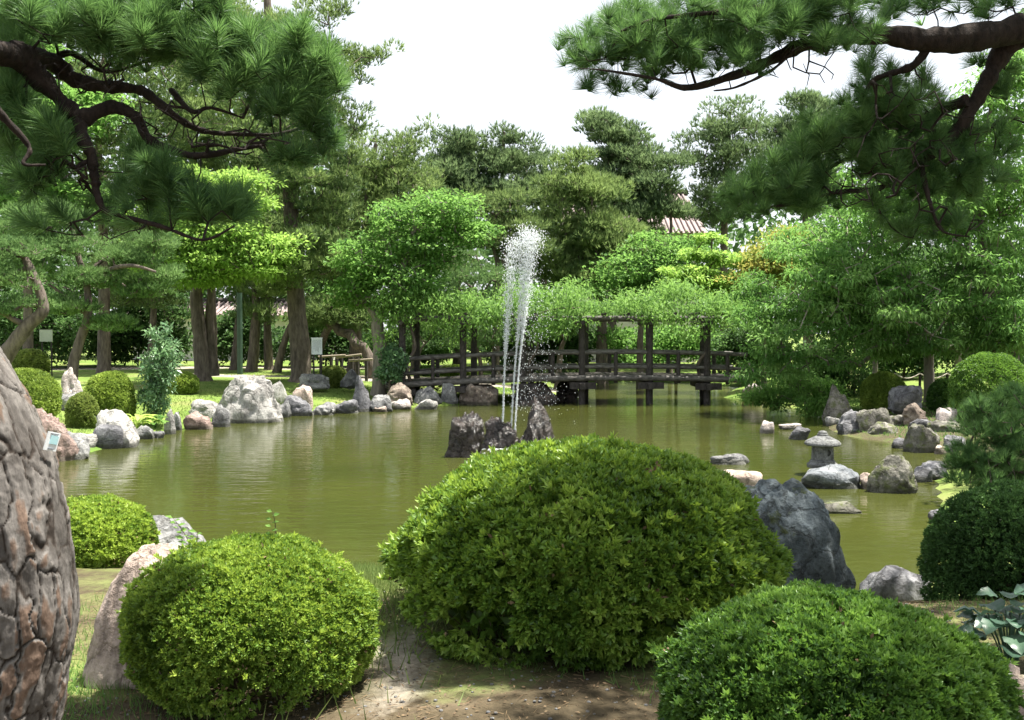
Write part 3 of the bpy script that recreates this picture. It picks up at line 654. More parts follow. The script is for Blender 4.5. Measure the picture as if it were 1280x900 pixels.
def sample_ell(E, n, rng, Yc, depth):
    """points in a set of picture ellipses (cx, cy, rx, ry) standing at distance Yc"""
    ar = np.array([e[2]*e[3] for e in E], float); pick = rng.choice(len(E), n, p=ar/ar.sum()); out = []
    for k in pick:
        cx, cy, rx, ry = E[k][:4]; dy = E[k][4] if len(E[k]) > 4 else 0
        while True:
            q = rng.uniform(-1, 1, 3)
            if q@q < 1: break
        yy = Yc+dy+q[1]*min(depth, rx/FPX*Yc*1.1)
        out.append(tuple(P(cx+q[0]*rx*Yc/yy, cy+q[2]*ry, yy)))
    return np.array(out)
def tree(name, label, cat, base, Yc, trunk, r0, E, kind, mat, ncl, seed, depth=3., per=40, cl=(.6, .6, .3), lf=(.2, .03), m_=6, bark='bark', group=None, rleaf=.012, sag=0., extra=None, tk=10, rtop=.3):
    """trunk: picture points (x, y) at distance Yc; its foot is put on the ground"""
    rng = np.random.default_rng(seed)
    bx = P(base[0], 450, Yc).x; by = Yc; bz = gz1(bx, by)-.15
    pts = [Vector((bx, by, bz))]+[P(q[0], q[1], Yc+(q[2] if len(q) > 2 else 0)) for q in trunk]
    tp = spline(pts, 6); n = len(tp); lf = (lf[0]*rng.uniform(.85, 1.25), lf[1]*rng.uniform(.85, 1.2)); rr = np.linspace(1, rtop, n)**1.0*r0
    rr[0] *= 1.35; rr[1] *= 1.15
    T = sample_ell(E, ncl, rng, Yc, depth)
    P_, par, R, r0a, nm = grow([(tp, rr)], T, rng, seg=.45, rleaf=rleaf, sag=sag)
    root = empty(name, (bx, by, bz+.15), label, cat, group)
    g = Geo(); tube(g, tp, rr, tk, rough=.10, seed=seed); ob('trunk', g, M[bark], root, True)
    g = Geo(); limbs(g, P_, par, R, nm, r0*.5, 5)
    if extra:
        for path, rad in extra: ob('limb', tube(Geo(), spline([P(*q) for q in path], 6), np.linspace(rad, rad*.4, (len(path)-1)*6+1), 8, rough=.12), M[bark], root, True)
    ob('branches', g, M[bark], root, True)['kind'] = 'stuff'
    g = Geo(); cval = np.clip(.5+rng.normal(size=len(T))*.22, 0, 1)
    if kind == 'pine':
        q = nrm(rng.normal(size=(len(T)*per, 3))); q[:, 2] = np.where(q[:, 2] < 0, q[:, 2]*.5, q[:, 2]); q *= rng.uniform(.35, 1, (len(q), 1))**.5
        p = np.repeat(T, per, 0)+q*np.array(cl)*np.repeat(rng.uniform(.6, 1.3, len(T)), per)[:, None]
        dn = q*1.0+np.array([0, 0, .8])+rng.normal(size=q.shape)*.2
        bursts(g, p, dn, m_, lf[0], lf[1], .32, rng, np.clip(np.repeat(cval, per)+rng.normal(size=len(p))*.12, 0, 1))
    else:
        q = nrm(rng.normal(size=(len(T)*per, 3)))*rng.uniform(.2, 1, (len(T)*per, 1))**.6
        p = np.repeat(T, per, 0)+q*np.array(cl)*np.repeat(rng.uniform(.6, 1.3, len(T)), per)[:, None]
        dn = q*.6+rng.normal(size=q.shape)*.5+(np.array([0, 0, -.25]) if kind == 'droop' else np.array([0, 0, .1]))
        leaves(g, p, dn, lf[0], lf[1], rng, np.clip(np.repeat(cval, per)+rng.normal(size=len(p))*.12, 0, 1), .1, .1 if kind != 'droop' else .2, up=(0, 0, 1))
    ob('crown', g, M[mat], root)
    return root
# ------------------------------------------------------------ clipped bushes
def bush(label, cx, cy, zb, rx, ry, h, n, m_, L, W, mat, seed, name='azalea_bush', cat='bush', lump=.05, spread=.45, low=-.75, core='twig', stems=6, inner=6000, group=None, org=None, sparse=0., bandlo=.86, ex=2.2, hc=.42):
    rng = np.random.default_rng(seed); root = empty(name, (cx, cy, zb), label, cat, group)
    zc = zb+h*hc; ru, rl = h*(1-hc), h*hc
    def surf(d):
        k = 1+lump*fbm(d*1.8+seed, seed, 3)+lump*.5*fbm(d*6+seed, seed+5, 2)
        s = np.stack([d[:, 0]*rx, d[:, 1]*ry, np.where(d[:, 2] > 0, d[:, 2]*ru, d[:, 2]*rl)], 1)
        kz = np.where(d[:, 2] > 0, ex, 3.4); sq = ((d[:, 0]**2+d[:, 1]**2)**(kz/2)+np.abs(d[:, 2])**kz)**(-1/kz)
        return s*(k*sq)[:, None]+np.array([cx, cy, zc])
    gap = .0; d = nrm(rng.normal(size=(int(n*1.3), 3))); d = d[(d[:, 2] > low)][:n]
    if sparse:
        q = fbm(d*3.5+seed, seed+8, 2); d = d[~((d[:, 2] < -.15) & (q > .25-sparse))]
    c = np.array([cx, cy, zc]); s = surf(d); dep = 1-(1-bandlo)*rng.uniform(0, 1, (len(d), 1))**1.4; hole = fbm(d*(7 if n > 9000 else 4)+seed*3, seed+4, 2) > .52; dep[hole] -= .07+.05*rng.uniform(0, 1, (int(hole.sum()), 1))
    p = c+(s-c)*dep; nr = nrm(d/np.array([rx, ry, ru]))
    val = np.clip(.5+.35*fbm(p*4, seed, 2)+rng.normal(size=len(p))*.13, 0, 1)
    g = Geo(); rosettes(g, p, nr*.9+np.array([0, 0, .35]), m_, L, W, spread, rng, val)
    if m_ >= 5:
        ds = nrm(rng.normal(size=(170, 3))); ds = ds[ds[:, 2] > -.2]; tq = c+(surf(ds)-c)*rng.uniform(1.0, 1.055, (len(ds), 1))
        for dd_ in (1., .975, .95): rosettes(g, c+(tq-c)*dd_, nrm(ds)*.8+np.array([0, 0, .8]), 5, L*1.2, W*1.1, .35, rng, rng.uniform(.6, 1, len(ds)))
    ob('foliage', g, M[mat], root)
    if m_ >= 5:
        ds = nrm(rng.normal(size=(900, 3))); ds = ds[fbm(ds*2.6, seed+31, 2) > .12]; gq = Geo(); pq = c+(surf(ds)-c)*rng.uniform(.95, 1.0, (len(ds), 1))
        leaves(gq, pq, ds+rng.normal(size=ds.shape)*.6, L*.9, W*1.1, rng, rng.uniform(.3, 1, len(ds)), .1); ob('dead_leaves', gq, M['litter'], root)['kind'] = 'stuff'
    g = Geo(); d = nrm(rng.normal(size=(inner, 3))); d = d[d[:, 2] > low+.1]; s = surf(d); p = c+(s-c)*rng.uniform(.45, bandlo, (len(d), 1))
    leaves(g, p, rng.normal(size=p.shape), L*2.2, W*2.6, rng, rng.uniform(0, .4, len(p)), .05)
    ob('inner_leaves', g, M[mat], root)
    if stems:
        T = c+(surf(nrm(rng.normal(size=(stems*9, 3))*np.array([1, 1, .5])))-c)*rng.uniform(.6, .93, (stems*9, 1)); T[:, 2] = np.maximum(T[:, 2], zb+.18*h)
        main = []
        for k in range(stems):
            a = k*6.28/stems+rng.uniform(-.3, .3); r_ = min(rx, ry)
            st = [(cx+math.cos(a)*r_*.08, cy+math.sin(a)*r_*.08, zb-.05), (cx+math.cos(a)*r_*.2, cy+math.sin(a)*r_*.2, zb+h*.15), (cx+math.cos(a)*r_*.45, cy+math.sin(a)*r_*.45, zb+h*.3)]
            main.append((spline(st, 4), np.linspace(.022, .012, 9)*min(1.4, h)))
        P_, par, R, r0a, nm = grow(main, T, rng, seg=.07*max(1, rx), rleaf=.0022*max(1, rx), jit=.35)
        g = Geo(); limbs(g, P_, par, R, nm, .02, 5)
        for pa, ra in main: tube(g, pa, ra, 7, rough=.1)
        ob('stems', g, M[core], root, True)
    return root
def bushpx(label, x0, x1, yt, yb, Y, n, mat, seed, dep=1., **kw):
    """a bush from its picture box at distance Y (its front touches Y)"""
    c = (x0+x1)/2; rx = (x1-x0)/2/FPX*Y; ry = rx*dep; q = P(c, yb, Y); top = P(c, yt, Y+ry*.6)
    cy = Y+ry*.5; cx = P(c, yb, Y).x; zb = kw.pop('zb', None)
    if zb is None: zb = gz1(cx, cy)-.03
    return bush(label, cx*cy/Y if kw.pop('keep', 0) else cx, cy, zb, rx, ry, top.z-zb, n, mat=mat, seed=seed, **kw)

big = bush('big clipped azalea dome in the middle foreground, lit on its left side', .40, 5.27, gz1(.3, 5.2)-.12, 1.02, .93, P(725, 550, 5.3).z-gz1(.3, 5.2)+.12, 25000, 6, .040, .0155, 'azalea', 26, lump=.07, stems=11, inner=9000, sparse=.42, low=-.88, ex=1.95, hc=.42)
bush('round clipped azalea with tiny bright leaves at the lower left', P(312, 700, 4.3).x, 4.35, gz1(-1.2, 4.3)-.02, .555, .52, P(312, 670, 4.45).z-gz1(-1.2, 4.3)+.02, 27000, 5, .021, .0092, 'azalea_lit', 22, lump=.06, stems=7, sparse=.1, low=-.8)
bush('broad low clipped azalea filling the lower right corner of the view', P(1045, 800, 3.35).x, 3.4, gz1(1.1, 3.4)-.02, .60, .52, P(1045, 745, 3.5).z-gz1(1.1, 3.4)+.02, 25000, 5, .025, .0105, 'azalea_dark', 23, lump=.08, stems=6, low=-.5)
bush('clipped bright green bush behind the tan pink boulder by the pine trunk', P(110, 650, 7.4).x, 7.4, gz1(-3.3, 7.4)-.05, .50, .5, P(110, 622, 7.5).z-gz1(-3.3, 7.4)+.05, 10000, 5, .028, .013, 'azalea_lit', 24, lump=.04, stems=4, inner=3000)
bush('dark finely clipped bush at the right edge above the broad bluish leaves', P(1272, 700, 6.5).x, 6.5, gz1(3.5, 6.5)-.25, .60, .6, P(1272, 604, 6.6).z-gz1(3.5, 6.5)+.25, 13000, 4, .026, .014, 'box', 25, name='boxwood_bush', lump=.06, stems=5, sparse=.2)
# sprigs standing out of the near bushes
def sprig(label, p0, p1, seed, mat='broad', n=16, L=.05, W=.02, name='wild_shoot'):
    rng = np.random.default_rng(seed); root = empty(name, p0, label, 'plant'); a = Vector(p0); b = Vector(p1)
    pts = [a.lerp(b, t)+Vector((math.sin(t*3)*.02, 0, 0)) for t in np.linspace(0, 1, 8)]
    ob('stem', tube(Geo(), pts, np.linspace(.004, .0015, 8), 5), M['twig'], root, True)
    g = Geo(); t = np.linspace(.25, 1, n); A_ = np.array([tuple(a.lerp(b, q)) for q in t]); s = np.where(np.arange(n) % 2, 1, -1)
    leaves(g, A_, np.stack([s*.9, rng.normal(size=n)*.3, .3+0*t], 1), L, W, rng, rng.uniform(.5, 1, n), .1, .1, up=(0, -.6, 1)); ob('leaf_spray', g, M[mat], root)
sprig('thin leafy shoot rising above the lower left azalea dome', tuple(P(338, 690, 4.5)), tuple(P(340, 640, 4.5)), 1, n=9, L=.035, W=.018)
sprig('serrated leafy shoot beside the streaked blue white rock', tuple(P(240, 690, 6.4)), tuple(P(216, 648, 6.4)), 2, n=11, L=.06, W=.03)
sprig('leafy shoot between the streaked rock and the lower left azalea', tuple(P(235, 700, 6.0)), tuple(P(246, 665, 6.0)), 3, n=9, L=.05, W=.026)

# far bank bushes: picture box, distance, material
FB = [
 ('half hidden yellow green dome bush right of the leaning pine trunk', -22, 62, 461, 517, 24.5, 'clipped', 13000),
 ('round yellow green dome bush right of the pink white standing stone', 99, 161, 464, 514, 25.0, 'clipped', 14000),
 ('small dull olive bush in front of the pink white standing stone', 79, 117, 492, 516, 24.2, 'clipped_dull', 5000),
 ('small round bush beneath the pale green notice board', 12, 54, 437, 463, 40.0, 'clipped_dull', 7000),
 ('low bright dome bush behind the tall leafy shrub', 196, 243, 465, 483, 33.0, 'clipped', 7000),
 ('small olive round bush between the flat grey rock and the dark conical rock', 396, 432, 458, 480, 37, 'clipped_dull', 6500),
 ('round yellow green bush beside the large angular dark block', 1082, 1137, 466, 507, 29.0, 'clipped', 12000),
 ('low round bush half hidden behind the biggest right bank bush', 1165, 1206, 474, 506, 28.0, 'azalea_dark', 7000),
 ('biggest round bush on the right bank, at the right edge of the view', 1200, 1296, 441, 516, 24.0, 'azalea_dark', 24000),
 ('olive clipped mound seen between the bridge rails on the left', 545, 600, 457, 472, 44, 'clipped', 4500),
 ('dark clipped mound behind the left end of the bridge rails', 516, 548, 458, 472, 43, 'azalea_dark', 3500),
]
for k, (lb, x0, x1, yt, yb, Y, mt, n) in enumerate(FB):
    s = Y/25.
    bushpx(lb, x0, x1, yt, yb, Y, int(n*.55), mt, 40+k, m_=3, L=.05*s, W=.032*s, lump=.05, stems=3, inner=1200, name='clipped_bush', low=-.9, bandlo=.9)

# ------------------------------------------------------------ near pines
def tuftmesh(k, mat):
    rng = np.random.default_rng(500+k); n = 230; g = Geo()
    s = rng.uniform(0, 1, n); base = np.stack([rng.normal(size=n)*.002, rng.normal(size=n)*.002, s*.075], 1)
    ph = rng.uniform(0, 2*np.pi, n); an = np.radians(72-s*48+rng.normal(size=n)*9); an = np.clip(an, .08, 1.6)
    d = np.stack([np.sin(an)*np.cos(ph), np.sin(an)*np.sin(ph), np.cos(an)], 1)
    L = rng.uniform(.085, .125, n); W = .0021
    sd_ = nrm(np.cross(d, rng.normal(size=(n, 3)))); mid = base+d*L[:, None]*.55; tip = base+d*L[:, None]; tip[:, 2] += L*.0-.010; mid[:, 2] += .002
    v = np.stack([base-sd_*W/2, base+sd_*W/2, mid+sd_*W/2, mid-sd_*W/2], 1); g.add(v, np.arange(4*n).reshape(n, 4), np.clip(rng.normal(size=n)*.2+.5, 0, 1))
    v = np.stack([mid-sd_*W/2, mid+sd_*W/2, tip], 1); g.add(v, np.arange(3*n).reshape(n, 3), np.clip(rng.normal(size=n)*.2+.5, 0, 1))
    me = g.mesh('needle_tuft'); me.materials.append(mat); return me
TM = [tuftmesh(k, M['needle']) for k in range(6)]
def bud_mesh():
    g = Geo(); lathe(g, (0, 0, .06), [(.003, 0), (.0045, .008), (.003, .022), (.0006, .034)], 6); me = g.mesh('bud'); me.materials.append(M['barkpale']); return me
BM = bud_mesh()
def nearpine(name, label, base, trunk, limbs_, E, ntuft, twigE, ntwig, seed, Yc, depth, upper=None):
    rng = np.random.default_rng(seed); root = empty(name, base, label, 'pine tree')
    main = [(spline([Vector(q_)+Vector(rng.normal(size=3))*.014 for q_ in p], 5), (r1+(r0-r1)*(1-np.linspace(0, 1, (len(p)-1)*5+1))**1.4)*(1+.12*rng.normal(size=(len(p)-1)*5+1))) for p, r0, r1 in limbs_]
    T = sample_ell(E, ntuft, rng, Yc, depth); T2 = sample_ell(twigE, ntwig, rng, Yc, depth) if ntwig else np.zeros((0, 3))
    P_, par, R, r0a, nm = grow(main, np.concatenate([T, T2]), rng, seg=.05, rleaf=.0020, jit=.16, expo=2.5, sag=.35)
    g = Geo(); limbs(g, P_, par, R, nm, .03, 6); ob('small_branches', g, M['barkdark'], root, True)['kind'] = 'stuff'
    for pa, ra in main:
        g = Geo(); tube(g, spline(pa, 2), np.interp(np.linspace(0, 1, (len(pa)-1)*2+1), np.linspace(0, 1, len(ra)), ra), 12, rough=.16, seed=seed); ob('limb', g, M['barkdark'], root, True)
    A_ = np.array([tuple(q) for pa, _ in main for q in pa]); k = 0
    for q in T:
        j = np.argmin(((A_-q)**2).sum(1)); dv = Vector(q)-Vector(A_[j]); dv.normalize()
        d = (Vector((0, 0, 1))*.75+dv*.55+Vector(rng.normal(size=3))*.28).normalized()
        o_ = bpy.data.objects.new('needle_tuft', TM[rng.integers(6)]); col.objects.link(o_); o_.parent = root
        sc1 = rng.uniform(.75, 1.15)
        o_.matrix_parent_inverse.identity(); o_.location = Vector(q)-Vector(base)
        o_.rotation_mode = 'QUATERNION'; o_.rotation_quaternion = d.to_track_quat('Z', 'Y') @ Matrix.Rotation(rng.uniform(0, 6.28), 3, 'Z').to_quaternion()
        o_.scale = (sc1, sc1, sc1)
        k += 1
    Tb = sample_ell(E, 130 if seed == 62 else 420, rng, Yc, depth*1.2); pb = np.repeat(Tb, 2, 0)+rng.normal(size=(len(Tb)*2, 3))*.02; g = Geo()
    bursts(g, pb, rng.normal(size=pb.shape)*.6+np.array([0, 0, .8]), 75, .11, .0028, .45, rng, rng.uniform(.1, .6, len(pb))); ob('inner_needles', g, M['needle'], root)['kind'] = 'stuff'
    if upper is not None:
        lo, hi, n = upper
        c = rng.uniform(lo, hi, (n//14, 3)); p = np.repeat(c, 14, 0)+rng.normal(size=(len(c)*14, 3))*np.array([.22, .22, .10])
        g = Geo(); bursts(g, p, rng.normal(size=p.shape)*.5+np.array([0, 0, .8]), 18, .13, .0125, .5, rng, rng.uniform(.3, .8, len(p)))
        u_ = ob('upper_crown', g, M['needle'], root); u_['kind'] = 'stuff'
    return root
# right-hand pine: its trunk stands just outside the picture
b0 = Vector((4.5, 4.4, gz1(4.5, 4.4)))
tr_ = spline([b0-Vector((0, 0, .2)), (4.35, 4.4, 2.2), (4.15, 4.5, 3.4), (4.1, 4.6, 4.3), (4.3, 4.7, 5.4), (4.1, 4.9, 6.7)], 8)
RL = [
 ([(4.1, 4.6, 4.25), P(1330, 30, 5.), P(1240, 42, 5.), P(1160, 50, 4.95), P(1095, 48, 4.9), P(1050, 44, 4.85), P(1005, 58, 4.8), P(955, 78, 4.75), P(915, 96, 4.7), P(870, 104, 4.6), P(815, 98, 4.5), P(760, 92, 4.4), P(722, 86, 4.35)], .090, .002),
 ([P(1290, 38, 5.05), P(1255, 62, 5.1), P(1228, 108, 5.12), P(1205, 152, 5.15), P(1180, 182, 5.15), P(1140, 208, 5.2), P(1095, 232, 5.2), P(1040, 242, 5.2), P(990, 258, 5.15), P(950, 262, 5.1)], .058, .006),
 ([P(1215, 128, 5.12), P(1175, 132, 5.25), P(1150, 150, 5.3), P(1120, 176, 5.3), P(1060, 198, 5.3), P(1010, 222, 5.25), P(985, 232, 5.2)], .030, .006),
 ([P(1160, 50, 4.95), P(1145, 82, 5.0), P(1100, 95, 5.1), P(1075, 118, 5.15), P(1050, 140, 5.2)], .026, .006),
 ([P(1005, 42, 4.8), P(975, 18, 4.7), P(930, 12, 4.6), P(880, 22, 4.5), P(830, 30, 4.45), P(780, 36, 4.4)], .030, .006),
 ([P(1035, 40, 4.8), P(1030, 62, 4.75), P(1000, 66, 4.7), P(960, 88, 4.65), P(930, 108, 4.6), P(890, 118, 4.6)], .016, .004),
 ([P(1150, 203, 5.2), P(1160, 232, 5.1), P(1168, 262, 5.05), P(1182, 285, 5.0), P(1215, 292, 5.0)], .019, .004),
 ([P(1200, 160, 5.15), P(1225, 165, 5.2), P(1260, 150, 5.3), P(1300, 160, 5.3)], .019, .004),
]
RE = [(745, 66, 44, 34, -0.12), (900, 70, 60, 26, -0.3), (1000, 48, 60, 24, -0.3), (820, 62, 60, 34, -0.2), (950, 30, 80, 24, -.2), (1060, 40, 40, 18, -.3), (800, 40, 70, 32, -0.12), (870, 22, 80, 28, -0.12), (960, 22, 70, 28, -0.12), (1045, 18, 60, 20, -0.12), (1130, 12, 60, 16, 0.38), (850, 70, 70, 22, -0.12), (735, 98, 25, 22, -0.12), (790, 108, 34, 14, -0.12), (930, 60, 50, 16, -0.12), (1220, 10, 60, 14, 0.38), (945, 252, 42, 28, 0.38), (1000, 205, 42, 22, 0.38), (1010, 245, 50, 22, 0.38), (1075, 100, 30, 32, 0.38), (1060, 160, 55, 32, 0.38), (1110, 215, 60, 25, 0.38), (1130, 130, 60, 40, 0.38), (1090, 160, 60, 50, 0.38), (1160, 190, 50, 50, 0.38), (980, 235, 70, 34, 0.38), (1040, 190, 50, 40, 0.38), (910, 258, 24, 20, 0.38), (1180, 235, 45, 30, 0.38), (1225, 200, 40, 35, 0.38), (1165, 290, 42, 16, 0.38), (1250, 90, 30, 40, 0.38), (1110, 255, 40, 18, 0.38)]
rp_ = nearpine('pine_tree', 'old pine whose gnarled dark limbs and long needles overhang the upper right', tuple(b0), None, RL, RE, 290, [(980, 80, 70, 22), (1150, 170, 80, 60), (1130, 130, 60, 40), (1080, 200, 60, 40), (1100, 240, 80, 25), (900, 108, 50, 14), (1185, 270, 50, 25), (1010, 95, 40, 14)], 200, 61, 4.85, .35,
    upper=(np.array([1.7, 2.2, 5.4]), np.array([6.2, 8.0, 6.8]), 7600))
g = Geo(); tube(g, tr_, np.linspace(.24, .10, len(tr_)), 14, rough=.1); ob('trunk', g, M['bark'], rp_, True)
g = Geo(); rng = np.random.default_rng(5); T = rng.uniform([1.7, 2.4, 5.5], [6.2, 7.9, 6.8], (170, 3)); P_, par, R, r0a, nm = grow([(tr_, np.linspace(.24, .1, len(tr_)))], T, rng, seg=.3, rleaf=.008)
limbs(g, P_, par, R, nm, .07, 6); ob('upper_branches', g, M['barkdark'], rp_, True)

# left-hand pine: trunk in view, its limbs come back in from the upper left
TY = 3.4
tpx = [(-22, 1015), (-14, 940), (-4, 880), (8, 810), (14, 760), (8, 690), (-4, 620), (-22, 560), (-52, 500), (-85, 440), (-118, 360), (-130, 260), (-118, 160), (-95, 70), (-90, -60), (-120, -220)]
tp = spline([P(x, y, TY) for x, y in tpx], 8); lb_ = Vector((tp[0].x, TY, gz1(tp[0].x, TY)))
LL = [
 ([P(-95, 75, TY), P(-40, 52, 3.7), P(5, 62, 3.95), P(38, 82, 4.1), P(68, 122, 4.15), P(100, 146, 4.15), P(140, 147, 4.2), P(168, 148, 4.2), P(192, 172, 4.2), P(222, 193, 4.2), P(262, 193, 4.2), P(305, 190, 4.25), P(350, 186, 4.3), P(392, 188, 4.3)], .062, .006),
 ([P(20, 64, 4.), P(58, 78, 4.2), P(92, 100, 4.25), P(128, 110, 4.25), P(168, 110, 4.25), P(192, 124, 4.25), P(222, 150, 4.25), P(252, 160, 4.3), P(295, 163, 4.3), P(345, 168, 4.35), P(385, 160, 4.4)], .044, .006),
 ([P(101, 145, 4.15), P(102, 172, 4.12), P(112, 196, 4.1), P(121, 222, 4.1), P(119, 246, 4.1), P(136, 262, 4.1), P(165, 274, 4.05), P(205, 281, 4.05), P(250, 291, 4.), P(296, 284, 4.)], .030, .005),
 ([P(-60, 66, 3.6), P(-10, 110, 3.7), P(12, 140, 3.75), P(32, 178, 3.8), P(36, 205, 3.8), P(60, 208, 3.85)], .026, .005),
 ([P(60, 80, 4.2), P(90, 62, 4.25), P(130, 78, 4.3), P(175, 70, 4.3), P(215, 50, 4.3)], .019, .004),
 ([P(210, 108, 4.25), P(235, 138, 4.2), P(262, 135, 4.2), P(300, 150, 4.2)], .014, .004),
 ([P(118, 200, 4.1), P(98, 208, 4.05), P(104, 222, 4.05), P(112, 232, 4.05)], .012, .004),
]
LE = [(45, 30, 60, 34), (125, 22, 60, 26), (190, 45, 45, 34), (235, 15, 50, 20), (255, 70, 50, 36), (320, 80, 45, 34), (370, 80, 40, 34), (400, 120, 30, 40), (345, 130, 50, 26), (405, 165, 26, 28), (280, 115, 40, 22), (150, 60, 60, 26),
      (20, 150, 36, 50), (60, 185, 50, 30), (165, 195, 45, 24), (215, 235, 48, 24), (270, 262, 38, 22), (155, 250, 40, 20), (95, 285, 50, 16), (40, 225, 40, 24), (370, 205, 26, 14), (190, 275, 40, 14), (15, 85, 30, 40)]
lp_ = nearpine('pine_tree', 'old pine with leaning scaly trunk at the left edge and long needled limbs above', tuple(lb_), None, LL, LE, 298, [(300, 178, 80, 22), (200, 150, 60, 30), (80, 215, 60, 30), (140, 285, 80, 14), (100, 100, 60, 30)], 330, 62, 4.15, .4)
# the scaly trunk: plates raised above deep cracks
tpn = np.array([tuple(q) for q in tp]); fine = np.array([tuple(q) for q in spline(tp[:84], 4)]); nR = len(fine); kk = 240
rad_t = np.interp(fine[:, 2], [.8, 1.0, 1.3, 1.7, 2.1, 2.5, 3.4], [.25, .222, .205, .208, .20, .185, .16])
tt = nrm(np.gradient(fine, axis=0)); A1 = nrm(np.cross(tt, np.array([0, 1., 0]))); B1 = np.cross(tt, A1)
arc = np.concatenate([[0], np.cumsum(np.linalg.norm(np.diff(fine, axis=0), axis=1))]); th = np.linspace(0, 2*np.pi, kk, endpoint=False)
U = (th[None]*.22)+0*arc[:, None]; V_ = arc[:, None]+0*th[None]
wob = fbm(np.stack([np.cos(th)[None]*1.4+0*V_, np.sin(th)[None]*1.4+0*V_, V_*6], -1).reshape(-1, 3), 3, 3).reshape(U.shape)
cu, cv = 2*np.pi*.22/18, .21; wb2 = fbm(np.stack([np.cos(th)[None]*5+0*V_, np.sin(th)[None]*5+0*V_, V_*16], -1).reshape(-1, 3), 33, 3).reshape(U.shape); a_ = (U+wob*.045+wb2*.012)/cu; b_ = (V_+wob*.16+wb2*.05)/cv
best = np.full(U.shape, 9.); sec = np.full(U.shape, 9.); bid = np.zeros(U.shape)
ia = np.floor(a_).astype(int); ib = np.floor(b_).astype(int)
for da in (-1, 0, 1):
    for db in (-1, 0, 1):
        qa = (ia+da); qb = ib+db; qm = np.mod(qa, 18); z0 = 0*qa
        px_ = qa+H(qm, qb, z0, 1); py_ = qb+H(qm, qb, z0, 2); dd = np.hypot((a_-px_)*cu, (b_-py_)*cv*.33)
        idv = H(qm, qb, z0, 3); nb = dd < best
        sec = np.where(nb, best, np.minimum(sec, dd)); bid = np.where(nb, idv, bid); best = np.where(nb, dd, best)
n3_ = fbm(np.stack([U*18, V_*7, 0*U], -1).reshape(-1, 3), 9, 4).reshape(U.shape); n4_ = fbm(np.stack([U*60, V_*30, 0*U], -1).reshape(-1, 3), 19, 3).reshape(U.shape)
ed = sec-best; plate = ss(.0, .0095, ed)
n5_ = fbm(np.stack([U*110, V_*70, 0*U], -1).reshape(-1, 3), 29, 3).reshape(U.shape)
disp = plate*(.005+.008*bid)+.003*n3_*plate+.0014*n4_+.0010*n5_+.0018*np.round(n3_*2.5)*plate+.009*wob
vv = fine[:, None]+(rad_t[:, None]+disp)[..., None]*(A1[:, None]*np.cos(th)[None, :, None]+B1[:, None]*np.sin(th)[None, :, None])
i = np.arange(nR-1)[:, None]*kk; j = np.arange(kk)[None]; j2 = (j+1) % kk; f = np.stack([i+j, i+j2, i+kk+j2, i+kk+j], -1).reshape(-1, 4)
bkv = plate*(.3+.5*np.clip(.5+n3_*.9+(bid-.5)*.5, 0, 1)); val = .5
m, t, o = newmat('scaly_pine_bark'); at = N(t, 'ShaderNodeAttribute', attribute_name='bark'); gg = N(t, 'ShaderNodeNewGeometry')
nz = N(t, 'ShaderNodeTexNoise', {'Vector': N(t, 'ShaderNodeMapping', {'Vector': gg.outputs['Position'], 'Scale': (1, 1, .4)}).outputs[0], 'Scale': 60., 'Detail': 8., 'Roughness': .7})
c = ramp(t, at.outputs['Fac'], [(0, (.03, .024, .02)), (.1, (.045, .036, .03)), (.3, (.085, .077, .070)), (.5, (.135, .124, .115)), (.68, (.175, .162, .15)), (.80, (.15, .105, .08))])
c = N(t, 'ShaderNodeMix', {0: .8, 6: c, 7: ramp(t, nz.outputs['Fac'], [(.3, (.55, .55, .55)), (.7, (1.3, 1.3, 1.3))])}, data_type='RGBA', blend_type='MULTIPLY').outputs[2]
bp = N(t, 'ShaderNodeBump', {'Height': nz.outputs['Fac'], 'Strength': .8, 'Distance': .01})
b = N(t, 'ShaderNodeBsdfPrincipled', {'Base Color': c, 'Roughness': .95, 'Specular IOR Level': .15, 'Normal': bp.outputs[0]}); t.links.new(b.outputs[0], o.inputs[0])
bo = ob('trunk', Geo().add(vv.reshape(-1, 3), f, val), m, lp_, True); ba = bo.data.attributes.new('bark', 'FLOAT', 'POINT'); ba.data.foreach_set('value', bkv.astype(np.float32).ravel())
g = Geo(); q = [p for p in tp if p.z > fine[-1, 2]-.05] ; tube(g, q, np.linspace(.18, .07, len(q)), 14, rough=.08); ob('upper_trunk', g, M['bark'], lp_, True)
# name plate on the trunk
ct = P(-24, 562, TY); pl = P(26, 562, TY-.2); dx = pl.x-ct.x; nx_ = dx/.245; ang = math.asin(max(-1, min(1, nx_)))
cpos = Vector((ct.x+.262*math.sin(ang)*.99, TY-.262*math.cos(ang), P(26, 562, TY-.25).z))
tg = empty('tree_name_plate', cpos, 'small white and pale blue plate fixed on the leaning pine trunk', 'name plate'); tg.rotation_euler = (math.radians(8), math.radians(14), ang*.8)
def child_local(name, g, mat, par):
    me = g.mesh(name); me.materials.append(mat); o_ = bpy.data.objects.new(name, me); col.objects.link(o_); o_.parent = par; return o_
M['plate'] = plain('white_plate', (.68, .72, .74), (.76, .78, .80), 4., .35, 0.); M['plateblue'] = plain('pale_blue_print', (.35, .60, .66), (.45, .68, .72), 4., .35, 0.)
child_local('plate', box(Geo(), (0, 0, 0), (.056, .004, .066)), M['plate'], tg)
child_local('blue_band', box(Geo(), (.004, -.003, .006), (.034, .003, .030)), M['plateblue'], tg)
child_local('top_line', box(Geo(), (0, -.003, .027), (.034, .003, .004)), M['ink'], tg)
child_local('bottom_line', box(Geo(), (0, -.003, -.026), (.026, .003, .004)), M['ink'], tg)

